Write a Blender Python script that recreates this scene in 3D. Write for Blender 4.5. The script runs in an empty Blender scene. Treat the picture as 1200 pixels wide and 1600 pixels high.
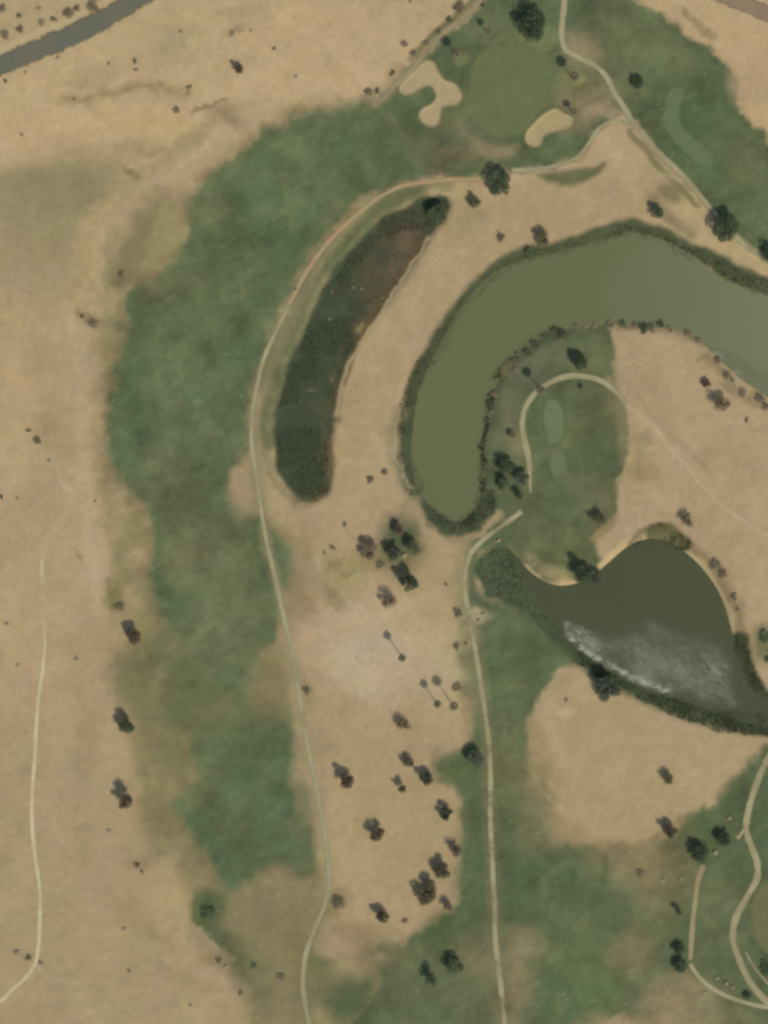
import bpy, math, random
import numpy as np
from mathutils import Vector

# ------------------------------------------------------------------ basics
S = 0.25                      # metres per map unit
def W(x, y): return ((x-600)*S, (800-y)*S)
C = bpy.context.scene.collection
SUN_EL = 45.0
SDIR = (0.57, -0.82)          # horizontal direction towards the sun (world)
KCAL = (1.03, 1.055, 1.14)      # what a white level surface returns under this light

def lin(c):
    c = np.asarray(c, float)/255.0
    return np.where(c <= 0.04045, c/12.92, ((c+0.055)/1.055)**2.4)
def alb(c):
    return lin(c)/np.array(KCAL)

# ------------------------------------------------------------------ numpy noise
def hsh(ix, iy, seed):
    h = (ix.astype(np.int64)*374761393 + iy.astype(np.int64)*668265263 + seed*1442695041) & 0xffffffff
    h = ((h ^ (h >> 13))*1274126177) & 0xffffffff
    h = h ^ (h >> 16)
    return (h & 0xffffff)/float(0xffffff)
def vnoise(x, y, seed=0):
    ix = np.floor(x); iy = np.floor(y); fx = x-ix; fy = y-iy
    fx = fx*fx*fx*(fx*(fx*6-15)+10); fy = fy*fy*fy*(fy*(fy*6-15)+10)
    a = hsh(ix, iy, seed); b = hsh(ix+1, iy, seed); c = hsh(ix, iy+1, seed); d = hsh(ix+1, iy+1, seed)
    return (a*(1-fx)+b*fx)*(1-fy)+(c*(1-fx)+d*fx)*fy
def fbm(x, y, s, seed=0, o=4, g=0.5):
    r = 0; a = 1; t = 0; x = x/s; y = y/s
    for k in range(o):
        r = r+a*(vnoise(x, y, seed+k*17)-0.5); t += a; a *= g
        x, y = x*1.83+y*0.62+3.1, y*1.83-x*0.62+7.7
    return r/t*2          # about -0.6..0.6
def sstep(a, b, x):
    t = np.clip((x-a)/(b-a), 0, 1); return t*t*(3-2*t)

# ------------------------------------------------------------------ curves
def smooth(pts, closed, n=5):
    P = [np.array(p, float) for p in pts]; out = []; N = len(P)
    rng = range(N) if closed else range(N-1)
    for i in rng:
        if closed: p0, p1, p2, p3 = P[i-1], P[i], P[(i+1) % N], P[(i+2) % N]
        else: p0, p1, p2, p3 = P[max(i-1, 0)], P[i], P[i+1], P[min(i+2, N-1)]
        for k in range(n):
            t = k/n
            out.append(0.5*((2*p1)+(-p0+p2)*t+(2*p0-5*p1+4*p2-p3)*t*t+(-p0+3*p1-3*p2+p3)*t**3))
    if not closed: out.append(P[-1])
    return np.array(out)
def sdf(px, py, pts, closed=True):
    """signed distance (negative inside) in map units"""
    d = np.full(px.shape, 1e18); ins = np.zeros(px.shape, bool); n = len(pts)
    for i in range(n if closed else n-1):
        ax, ay = pts[i]; bx, by = pts[(i+1) % n]
        ex, ey = bx-ax, by-ay; L = ex*ex+ey*ey+1e-12
        t = np.clip(((px-ax)*ex+(py-ay)*ey)/L, 0, 1)
        dx = px-ax-t*ex; dy = py-ay-t*ey
        d = np.minimum(d, dx*dx+dy*dy)
        if closed:
            c = (ay > py) != (by > py)
            if abs(ey) > 1e-12: ins ^= c & (px < ax+(py-ay)*ex/ey)
    d = np.sqrt(d)
    return np.where(ins, -d, d) if closed else d

# ------------------------------------------------------------------ outlines (map units)
POND_A = [(1330,500),(1260,478),(1215,466),(1180,457),(1140,442),(1110,424),(1085,402),(1050,381),(1010,369),(985,364),(940,376),(900,387),
 (865,396),(830,402),(800,413),(770,431),(745,456),(722,485),(702,518),(684,552),(668,582),(655,615),(650,650),(646,690),(646,725),(652,755),
 (668,780),(690,800),(712,812),(728,806),(738,790),(748,768),(754,740),(753,710),(756,680),(762,645),(768,612),(778,587),(792,563),(812,546),
 (840,527),(870,515),(900,508),(950,504),(1000,503),(1050,511),(1085,523),(1110,545),(1135,570),(1165,595),(1190,612),(1220,634),(1260,670),(1330,700)]
POND_B = [(746,892),(752,875),(768,862),(790,862),(806,872),(822,892),(845,908),(870,917),(895,915),(925,905),(945,888),(965,870),(985,853),
 (1010,844),(1040,846),(1068,862),(1093,885),(1114,912),(1130,945),(1140,980),(1150,1015),(1165,1050),(1183,1082),(1215,1100),(1300,1120),
 (1300,1190),(1215,1140),(1170,1128),(1130,1116),(1080,1098),(1030,1082),(1000,1070),(965,1054),(930,1030),(897,1010),(872,988),(840,966),(805,946),(775,926)]
MARSH = [(638,320),(660,306),(688,304),(704,318),(692,345),(672,370),(650,408),(625,443),(600,478),(580,508),(562,530),(545,560),(532,600),
 (524,640),(520,670),(515,690),(518,730),(515,765),(500,780),(480,785),(460,775),(445,755),(432,730),(427,690),(428,650),(440,610),(450,570),
 (465,540),(480,500),(500,455),(530,410),(565,370),(600,338)]
BUNK_A = [(668,95),(678,98),(685,112),(695,125),(712,132),(722,150),(715,163),(700,165),(690,170),(687,190),(678,198),(665,195),(655,182),
 (660,170),(675,162),(682,150),(677,138),(668,134),(655,140),(642,148),(630,148),(624,138),(632,125),(648,110),(660,98)]
BUNK_B = [(868,170),(883,178),(895,185),(893,198),(878,205),(860,208),(850,215),(845,228),(833,230),(822,222),(822,208),(835,192),(850,178)]
WATER_Z = -0.95

# ------------------------------------------------------------------ the ground sheet
def axis(lo, hi, step, far):
    a = list(np.arange(lo, hi+step/2, step)); s = step
    r = []; v = hi; 
    while v < far: s *= 1.28; v += s; r.append(v)
    l = []; v = lo; s = step
    while v > -far: s *= 1.28; v -= s; l.append(v)
    return np.array(l[::-1]+a+r)
gx = axis(-172, 172, 0.5, 5000); gy = axis(-222, 222, 0.5, 5000)
NX, NY = len(gx), len(gy)
GX, GY = np.meshgrid(gx, gy)                     # world
PX = GX/S+600; PY = 800-GY/S                     # map units
# outside the mapped area the cover is a calm continuation
wx = PX+5*fbm(PX, PY, 26, 11, 4); wy = PY+5*fbm(PX, PY, 26, 57, 4)      # gently warped coordinates
near = (PX > -100) & (PX < 1300) & (PY > -100) & (PY < 1700)
hx = PX+15*fbm(PX, PY, 34, 5, 5, .68); hy = PY+15*fbm(PX, PY, 34, 6, 5, .68)   # raggedly warped

# base: dry sandy soil, warmer and paler north, duller south west
n1 = fbm(PX, PY, 190, 1, 4); n2 = fbm(PX, PY, 55, 2, 4); n3 = fbm(PX, PY, 16, 3, 4)
def mixc(a, b, t): return a*(1-t[..., None])+b*t[..., None]
A_ = lambda c: alb(c)[None, None, :]
col = mixc(A_((181,159,122)), A_((162,145,111)), np.clip(0.05+PY/1500+n1*0.55, 0, 1))
col = mixc(col, A_((176,150,120)), np.clip(n2*0.9+0.05, 0, .55))
col = mixc(col, A_((165,152,112)), np.clip(fbm(PX, PY, 80, 9)*.9, 0, .35))
grass = np.zeros(PX.shape)

def sub(pts, pad):
    x0, x1 = pts[:, 0].min()-pad, pts[:, 0].max()+pad; y0, y1 = pts[:, 1].min()-pad, pts[:, 1].max()+pad
    # world rows increase upward; PY decreases
    i0, i1 = np.searchsorted(gx, [(x0-600)*S, (x1-600)*S]); j0, j1 = np.searchsorted(gy, [(800-y1)*S, (800-y0)*S])
    return slice(j0, j1), slice(i0, i1)
def field(pts, closed, pad, mode):
    sl = sub(pts, pad+14)
    if mode == 0: X, Y = PX[sl], PY[sl]
    elif mode == 1: X, Y = wx[sl], wy[sl]
    else: X, Y = hx[sl], hy[sl]
    return sl, sdf(X, Y, pts, closed)
def area(pts, c, soft=6, a=1.0, mode=1, g=None, mott=0.0, ms=30, seed=0, sm=4):
    """lay one kind of cover inside an outline"""
    P = smooth(pts, True, sm); sl, d = field(P, True, soft, mode)
    m = 1-sstep(-soft, soft, d); m = m*a
    if g is not None and g > .5 and mode == 2:
        rm = np.exp(-((d-soft*.6)/(5+soft*.3))**2)*np.clip(.25+1.1*fbm(PX[sl], PY[sl], 24, 555, 4), 0, .38)
        col[sl] = mixc(col[sl], A_((134,112,80)), rm)
    if mott: m = np.clip(m*(1+mott*2*fbm(PX[sl], PY[sl], ms, 300+seed, 4)), 0, 1)
    col[sl] = mixc(col[sl], A_(c), m)
    if g is not None: grass[sl] = grass[sl]*(1-m)+g*m
def strip(pts, c, w, soft=3, a=1.0, mode=1, g=None, mott=0.0, ms=20, seed=0):
    P = smooth(pts, False, 4); sl, d = field(P, False, w/2+soft, mode)
    m = (1-sstep(w/2-soft, w/2+soft, d))*a
    if mott: m = np.clip(m*(1+mott*2*fbm(PX[sl], PY[sl], ms, 700+seed, 4)), 0, 1)
    col[sl] = mixc(col[sl], A_(c), m)
    if g is not None: grass[sl] = grass[sl]*(1-m)+g*m
def spot(x, y, rx, ry, c, a=1.0, rot=0, soft=.5, g=None, mode=1):
    """one worn, bare or lusher patch"""
    R = max(rx, ry)*1.7+12
    sl = sub(np.array([[x-R, y-R], [x+R, y+R]]), 0)
    X, Y = (wx, wy) if mode == 1 else (hx, hy)
    dx = X[sl]-x; dy = Y[sl]-y; t = math.radians(rot); cs, sn = math.cos(t), math.sin(t)
    u = (dx*cs+dy*sn)/rx; v = (-dx*sn+dy*cs)/ry
    r = np.sqrt(u*u+v*v); m = (1-sstep(1-soft, 1+soft, r))*a
    col[sl] = mixc(col[sl], A_(c), m)
    if g is not None: grass[sl] = grass[sl]*(1-m)+g*m

G = (90,104,71); GD = (80,97,66); GL = (104,113,78); OL = (126,119,82); OG = (110,112,77); SA = (172,152,117); TN = (146,130,96); PG = (103,111,76)

# --- outer transition: olive, half dry turf beside the fairways
area([(470,165),(400,200),(345,250),(290,285),(240,300),(200,345),(170,400),(150,470),(150,520),(150,640),(152,760),(170,860),(180,960),(200,1060),(210,1120),
 (210,1200),(245,1290),(290,1350),(300,1450),(340,1480),(400,1540),(470,1620),(620,1700),(640,1480),(520,1440),(500,1330),(500,1200),(475,1100),(455,1000),(490,930),(470,850),(420,800),
 (400,700),(410,600),(450,480),(520,380),(620,285),(700,265),(560,160)], OL, 22, .62, 2, .35, .5, 36, 1)
spot(80,300,120,60,(132,126,92),.9,0,.7); spot(60,340,90,70,(140,130,98),.7,0,.8); spot(60,400,130,90,(152,139,105),.7,0,.8)
# --- main fairway
FW = [(560,160),(520,168),(478,172),(440,190),(405,212),(375,235),(345,262),(318,282),(304,300),(298,330),(294,362),(282,385),(270,405),(256,425),(232,440),(214,450),(198,462),
 (192,485),(206,512),(197,540),(180,580),(172,620),(166,665),(168,705),(182,735),(200,762),(222,790),(238,825),(242,860),(236,900),(244,938),(262,970),
 (282,1005),(318,1048),(350,1078),(385,1092),(396,1065),(408,1030),(430,1000),(434,960),(438,930),(462,905),(464,870),(440,850),(415,825),(385,800),(352,788),(350,768),(362,740),(374,712),(388,690),(391,640),(400,590),
 (416,540),(440,480),(462,430),(485,392),(520,352),(560,318),(600,292),(640,280),(700,274),(745,270),(800,262),(800,200),(740,160),(690,120),(650,108),(610,140),(585,158)]
FW2 = [(302,1168),(322,1138),(360,1128),(400,1124),(432,1124),(462,1148),(466,1172),(456,1192),(468,1215),(484,1240),(480,1285),(490,1320),(494,1358),(468,1372),(440,1350),(410,1352),(388,1372),
 (366,1394),(342,1388),(330,1345),(312,1312),(285,1285),(262,1262),(284,1238),(314,1222),(304,1195)]
area([(330,1050),(400,1075),(470,1120),(300,1170),(220,1130),(180,1060),(240,1000)], (102,107,73), 24, .85, 2, .6, .3, 30, 12)
area([(225,1130),(310,1150),(300,1270),(345,1400),(300,1330),(250,1290),(225,1230)], (120,116,80), 18, .7, 2, .4, .5, 24, 13)
area(FW, OG, 15, .7, 2, .8, .3, 18, 8); area(FW, G, 8.5, 1, 2, 1)
area(FW2, OG, 14, .7, 2, .8, .3, 18, 9); area(FW2, (87,102,70), 12, 1, 2, 1)
area([(278,1010),(340,1060),(390,1085),(445,1125),(440,1160),(330,1160),(285,1120),(262,1060)], (97,106,72), 15, .85, 2, .45, .25, 24, 14)
spot(252,372,36,54,(140,131,90),.85,20,.3); spot(204,400,18,40,(118,112,78),.6,10); spot(228,352,22,28,(112,108,76),.5); spot(264,362,26,32,(150,139,98),.75,20,.3); spot(232,445,18,10,(120,114,78),.6,20)
# lush and thin parts of it
for a in [(330,330,40,30,OG,.5),(300,420,30,60,OG,.35,30),(270,560,60,80,GL,.35),(250,720,30,26,(112,116,82),.7,0,.4),(320,675,22,18,(110,117,88),.6),
 (285,800,55,35,OG,.5,20),(330,850,60,40,OG,.6),(300,880,50,30,(118,118,84),.6,-20),(360,900,30,40,OG,.5),(280,760,40,30,OG,.4),
 (360,960,60,50,OG,.45,30),(330,1010,40,40,(114,114,82),.6),(250,940,26,40,GD,.4),(420,1065,34,50,(132,122,86),.75,10,.6),(330,1115,40,16,(112,110,76),.6,0),
 (230,1080,40,30,OL,.6),(340,1180,50,26,(108,112,76),.5),(400,1180,60,50,G,.8),(390,1270,60,80,(92,106,72),.6),(300,1230,26,26,OL,.5),(460,300,70,40,(100,112,76),.5,-35),
 (480,220,60,24,GL,.35,-20),(650,220,60,30,OG,.5),(700,250,40,20,(116,110,80),.55),(545,230,60,30,GD,.4,-20),(420,330,70,60,GD,.4,-40),(340,480,70,40,(98,106,72),.45,-60),
 (380,560,30,60,GD,.5,10),(200,650,24,70,GD,.35),(220,1010,16,40,OL,.4),(455,395,24,14,GD,.5,-50),(470,375,10,26,(70,84,58),.5,35),
 (270,990,24,44,(96,106,72),.6,30),(395,830,34,18,(82,98,62),.5),(385,860,20,20,(108,112,70),.5),(300,620,30,40,(84,98,68),.4),(330,600,26,60,(88,100,70),.4),
 (370,420,40,26,(98,108,74),.45,-40),(520,330,26,10,(116,118,82),.5,-35),(595,260,30,12,(108,116,78),.45,-20)]:
    x, y, rx, ry, c, al = a[:6]; rot = a[6] if len(a) > 6 else 0; sf = a[7] if len(a) > 7 else .8
    spot(x, y, rx, ry, c, al, rot, sf)
# --- top: the green and the rough round it, bounded by the diagonal track
area([(760,-120),(752,0),(700,52),(650,100),(615,140),(590,160),(640,200),(720,235),(770,262),(830,262),(880,255),(905,245),(925,222),(945,195),(965,180),
 (985,185),(1010,215),(1050,258),(1090,300),(1130,350),(1180,395),(1230,420),(1300,330),(1225,245),(1180,195),(1160,165),(1148,120),(1115,78),(1075,55),(1040,25),(1000,0),(960,-120)],
 (89,101,69), 6, 1, 2, .95)
for a in [(955,90,60,70,(104,102,74),.6,30,.9),(905,75,24,26,(138,124,92),.8,30,.6),(925,95,16,22,(138,122,92),.6),(1000,70,60,40,(96,106,68),.6,-30,.8),(925,160,38,22,(128,118,86),.7,-20,.7),
 (935,145,24,20,(124,114,82),.5),(900,160,26,20,(132,122,88),.7),(890,130,20,24,(120,116,78),.6),(880,165,26,26,(118,112,78),.6),(900,200,26,12,(130,118,88),.7,-10),
 (930,172,30,12,(150,132,102),.7,-35,.6),(958,176,20,9,(146,130,104),.8,0,.5),(1060,90,40,26,(96,100,68),.6,30),(1090,200,60,90,(82,100,68),.6,-30,.7),(1125,168,26,26,(78,94,62),.8,0,.3),
 (1080,215,60,40,(80,98,64),.5,40,.7),(1160,250,30,40,(112,114,78),.55,0,.8),(1170,330,40,40,(92,106,72),.6),(1060,180,40,40,(84,100,68),.45),(1040,110,20,40,(92,102,70),.4),
 (720,210,50,26,(106,104,76),.6,20),(700,190,40,14,(116,116,80),.5,35),(775,235,36,14,(150,134,102),.8,0,.5),(745,220,30,10,(128,120,88),.6,35),(740,180,24,10,(112,114,80),.4,40),
 (720,110,26,20,GD,.4),(700,75,30,24,(88,104,72),.5),(760,50,30,20,(98,106,72),.5),(790,30,26,20,(92,102,70),.4),(735,120,14,50,(92,106,72),.5,10),
 (850,60,24,16,(122,124,80),.5),(815,60,24,10,(122,124,80),.5),(720,93,12,7,(140,144,98),.7,-30),(905,126,10,8,(140,142,86),.7),(870,235,50,16,(88,104,70),.6,-15),
 (1110,130,10,40,(92,108,72),.4,-20),(1150,215,22,14,(86,100,62),.4),(840,235,30,10,(100,108,72),.5)]:
    x, y, rx, ry, c, al = a[:6]; rot = a[6] if len(a) > 6 else 0; sf = a[7] if len(a) > 7 else .8
    spot(x, y, rx, ry, c, al, rot, sf)
# sand patch inside the path fork and the crescent of sand west of pond
area([(955,195),(985,192),(1010,220),(1035,255),(1062,285),(1085,310),(1110,345),(1090,360),(1060,345),(1020,335),(960,345),(900,362),(850,380),(800,400),(740,440),(690,500),
 (650,560),(620,610),(600,660),(600,720),(620,760),(600,800),(520,800),(516,765),(518,700),(530,620),(560,540),(620,460),(680,375),(710,320),(760,300),(830,275),(890,270),(925,262),(915,240),(935,215)],
 (167,148,113), 5, .95, 1, 0)
spot(970,235,40,34,(180,157,122),.6); spot(1075,325,26,20,(176,158,118),.7,40); spot(735,345,30,22,(150,138,102),.6,-30); spot(720,305,22,16,(166,152,112),.8)
area([(838,272),(880,268),(925,262),(948,250),(938,270),(915,284),(885,290),(855,284)], (100,104,72), 6, .9, 1, .8)
strip([(985,205),(1020,250),(1060,290),(1090,320)], (96,100,66), 10, 4, .7); spot(1045,300,22,14,(104,102,72),.7,30); strip([(1028,268),(1045,275),(1065,282)], (160,148,108), 6, 2, .7)
strip([(1020,310),(1050,345),(1080,365)], (112,108,76), 16, 7, .6)
# putting green, tee strip
strip([(735,205),(770,222),(815,215),(850,190),(868,150)], (86,102,70), 8, 4, .5)
spot(1148,190,20,10,(92,106,74),.5)
# diagonal track bed
strip([(765,-15),(748,4),(722,27),(692,52),(664,82),(640,110),(615,135),(588,158)], (136,126,94), 18, 5, .7)
strip([(740,-4),(712,24),(682,50),(655,78),(640,92)], (96,98,64), 9, 4, .8); strip([(620,100),(600,130),(575,145)], (140,126,90), 12, 5, .6)
strip([(672,92),(650,108),(630,128),(618,142)], (112,110,74), 8, 3, .6)
strip([(440,185),(490,168),(540,165),(580,150)], (106,104,72), 12, 6, .7, 2)
# east sand beyond the rough
area([(975,-120),(985,-5),(1045,22),(1075,50),(1115,75),(1150,115),(1162,160),(1185,195),(1225,240),(1330,330),(1400,-120)], (181,158,121), 8, 1, 2, 0)
strip([(1068,18),(1095,35),(1115,62)], (122,114,76), 14, 7, .6, 2); spot(1170,130,30,40,(176,152,120),.6)
# --- island between the ponds
area([(905,505),(958,515),(965,560),(966,600),(978,640),(982,685),(975,725),(962,765),(962,800),(930,835),(965,850),(940,890),(905,905),(850,905),(820,880),(790,850),(745,865),(728,850),(790,805),
 (745,780),(755,720),(762,650),(775,600),(800,560),(850,525)], (92,101,70), 5, 1, 2, .85)
for a in [(900,700,70,90,(88,100,68),.7,0,.8),(865,745,30,50,(90,104,70),.6),(930,640,36,44,(96,102,70),.5),(950,565,24,40,(104,112,72),.5,0,.7),(880,545,50,24,(92,98,68),.5),(840,570,40,36,(100,106,80),.5),
 (960,625,16,30,(124,114,76),.6),(930,775,40,30,(112,104,76),.6),(870,850,44,30,(108,108,70),.6,20),(835,830,50,24,(96,106,72),.5,10),(945,815,26,26,(112,104,76),.5),(830,875,14,9,(150,138,98),.7,30),
 (865,895,26,10,(158,144,100),.8,15),(800,690,20,40,(112,110,80),.6),(785,640,20,30,(88,94,68),.6),(780,700,12,60,(84,92,64),.7),(815,600,16,20,(96,102,76),.6),(800,580,20,16,(100,100,76),.6),(795,655,12,12,(124,116,90),.5),(812,700,10,14,(134,122,94),.5),(905,790,30,30,(92,106,72),.5),(790,620,16,30,(106,106,78),.6),(975,680,10,44,(150,136,98),.5),(945,840,16,12,(140,126,88),.6),
 (700,905,20,24,(150,134,100),.5)]:
    x, y, rx, ry, c, al = a[:6]; rot = a[6] if len(a) > 6 else 0; sf = a[7] if len(a) > 7 else .8
    spot(x, y, rx, ry, c, al, rot, sf)
# east sand of the island with faint track
area([(962,508),(1040,512),(1085,528),(1120,555),(1160,600),(1200,632),(1330,740),(1330,1080),(1190,1090),(1165,1030),(1150,985),(1135,930),(1112,890),(1080,860),(1040,830),(990,840),(945,875),(930,850),(962,815),
 (966,770),(980,730),(986,690),(980,640),(968,600),(966,560)], (170,150,117), 5, .95, 1, 0)
strip([(980,632),(1020,665),(1060,715),(1100,762),(1150,808),(1230,850)], (184,166,134), 5, 2.5, .6); strip([(975,600),(1010,640),(1060,690),(1110,740)], (150,134,104), 10, 5, .5)
strip([(958,600),(985,625),(1000,660),(990,700),(975,745)], (176,160,122), 12, 6, .5, 2); spot(1005,735,22,20,(150,134,98),.7,0,.7,None,2); spot(998,695,16,20,(150,136,100),.7,0,.7,None,2); spot(990,745,16,12,(140,124,90),.6,0,.7,None,2); spot(1000,590,34,50,(160,141,110),.6)
strip([(1110,545),(1145,578),(1190,618)], (168,150,108), 9, 4, .7); strip([(1100,560),(1140,600),(1190,640)], (124,112,78), 14, 6, .6, 2)
spot(1195,1005,26,30,(92,98,64),.8); spot(1170,1020,10,40,(160,142,108),.6)
strip([(1078,850),(1110,880),(1135,915),(1150,960),(1160,1000)], (122,108,74), 16, 7, .75, 2)
strip([(1070,862),(1095,882),(1115,905),(1135,940),(1145,980),(1155,1010)], (174,158,118), 6, 2.5, .8)
strip([(820,885),(840,903),(868,914),(900,910)], (176,158,118), 7, 2.5, .9); strip([(940,885),(960,866),(978,852)], (178,158,116), 9, 3, .9)
spot(1130,960,10,14,(150,136,96),.5)
# --- centre south: turf between the paths
area([(735,925),(790,950),(835,975),(880,1010),(900,1040),(866,1055),(845,1085),(832,1115),(828,1160),(835,1200),(862,1235),(872,1285),(900,1318),(950,1322),(1010,1320),(1060,1290),(1115,1255),
 (1155,1210),(1190,1170),(1300,1130),(1300,1700),(1060,1700),(1010,1600),(900,1590),(850,1700),(560,1700),(530,1640),(560,1590),(600,1530),(560,1495),(620,1475),(650,1455),(690,1435),(712,1420),(718,1380),(720,1330),(722,1290),
 (716,1240),(682,1215),(680,1185),(715,1175),(735,1150),(735,1100),(718,1060),(722,1000),(715,950)], (88,101,69), 10, 1, 2, .9)
for a in [(800,1030,44,60,(84,98,66),.6,0,.7),(800,1130,26,60,(100,106,72),.5),(800,1200,30,40,(112,112,76),.6),(780,1185,20,26,(116,114,78),.5),(740,1010,14,50,(130,120,84),.6),(745,960,24,14,(176,160,122),.8,0,.6),
 (716,1000,22,60,(152,140,100),.5),(730,1080,12,40,(120,112,78),.6),(705,1200,30,24,(84,100,64),.7,0,.6),(835,1260,30,60,(118,114,78),.6,-10,.8),(760,1330,30,120,(84,98,66),.6,0,.8),(820,1380,60,60,(84,100,68),.5),
 (840,1310,30,20,(122,116,80),.5),(780,1240,24,40,(106,108,72),.5),(850,1440,80,50,(92,104,70),.5),(980,1400,50,60,(86,100,68),.6,0,.6),(1000,1440,40,36,(88,102,68),.6),(940,1290,30,14,(146,128,92),.5),
 (985,1345,60,34,(134,122,86),.85,10,.7),(1030,1370,50,50,(130,120,84),.85,0,.8),(1040,1300,40,26,(122,114,78),.6),(955,1320,60,18,(140,124,90),.7,20),(880,1300,24,22,(146,130,96),.8),(870,1270,22,34,(148,132,98),.6),
 (1060,1330,26,30,(114,110,74),.6),(840,1190,16,40,(132,122,86),.6),(850,1225,20,16,(130,120,86),.7),(825,1480,40,20,(134,122,88),.7,0,.6),(800,1530,34,50,(136,124,90),.8,0,.7),(800,1590,30,40,(136,124,92),.8),(815,1460,30,14,(128,118,84),.6),
 (900,1500,60,40,(98,112,72),.6),(920,1540,50,50,(94,110,68),.6),(870,1575,50,36,(80,98,66),.7),(990,1490,30,36,(136,122,88),.7,30,.8),(1040,1440,24,50,(106,110,74),.5),(1000,1560,30,60,(110,112,76),.5),
 (1080,1580,60,50,(150,134,100),.9,0,.6),(1060,1535,30,20,(140,128,92),.7),(1040,1600,34,50,(150,134,100),.8),(1120,1400,26,120,(100,106,72),.6,10,.8),(1120,1340,30,40,(84,100,68),.6),(1110,1275,60,24,(84,100,66),.6,-35),(1145,1440,30,60,(98,106,74),.4),
 (1195,1300,24,60,(80,94,62),.6),(1195,1240,18,40,(84,98,66),.5),(1130,1580,40,26,(108,110,74),.6),(1160,1600,40,20,(118,114,78),.5),
 (660,1500,60,30,(104,108,76),.5,-20,.9),(620,1560,50,50,(100,106,74),.5),(545,1560,36,40,(76,94,62),.85,20,.5),(690,1550,60,40,(100,108,78),.6),(640,1590,30,30,(96,104,72),.5),(740,1490,26,30,(132,122,88),.8,-10,.7),
 (735,1560,30,40,(112,112,78),.6),(690,1460,50,24,(86,100,64),.6,-25),(600,1500,40,16,(128,118,84),.6,-30),(730,1430,40,60,(82,96,64),.5)]:
    x, y, rx, ry, c, al = a[:6]; rot = a[6] if len(a) > 6 else 0; sf = a[7] if len(a) > 7 else .8
    spot(x, y, rx, ry, c, al, rot, sf, mode=2)
strip([(850,1395),(842,1425),(855,1455)], (100,112,78), 14, 7, .45); strip([(900,1320),(940,1335),(945,1370),(935,1392)], (80,94,62), 12, 6, .6)
spot(890,1395,34,28,(84,98,66),.5); spot(905,1440,60,24,(100,112,76),.5,-10)
strip([(1178,1468),(1200,1490),(1240,1530)], (70,80,54), 22, 6, .8)
strip([(800,1600),(803,1530),(812,1490)], (140,128,92), 10, 6, .5)
# south sand patch of the east
area([(905,1045),(880,1048),(852,1070),(832,1110),(828,1160),(838,1200),(865,1238),(876,1288),(902,1314),(960,1318),(1020,1308),(1060,1284),(1110,1254),(1150,1210),(1192,1163),(1300,1140),(1220,1130),(1150,1140),(1090,1130),
 (1030,1108),(990,1085),(960,1070),(925,1050)], (168,149,114), 6, .95, 2, 0)
strip([(828,1130),(832,1190),(862,1240),(874,1290),(905,1315),(960,1320),(1020,1308),(1060,1284)], (140,124,90), 14, 8, .6, 2, None, .6)
strip([(842,1225),(865,1255),(900,1285),(930,1305)], (180,162,124), 4, 2, .4, 2); spot(880,1115,12,8,(188,168,130),.7); spot(845,1215,18,40,(136,124,88),.7,10,.7,None,2); spot(838,1150,12,34,(150,132,98),.7,-8,.7,None,2); spot(875,1070,24,12,(150,136,100),.6,-30,.6,None,2); spot(872,1215,12,16,(148,132,96),.5,0,.7,None,2); spot(890,1295,30,16,(146,130,94),.6,30,.7,None,2); spot(905,1250,40,20,(160,142,108),.4)
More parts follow.
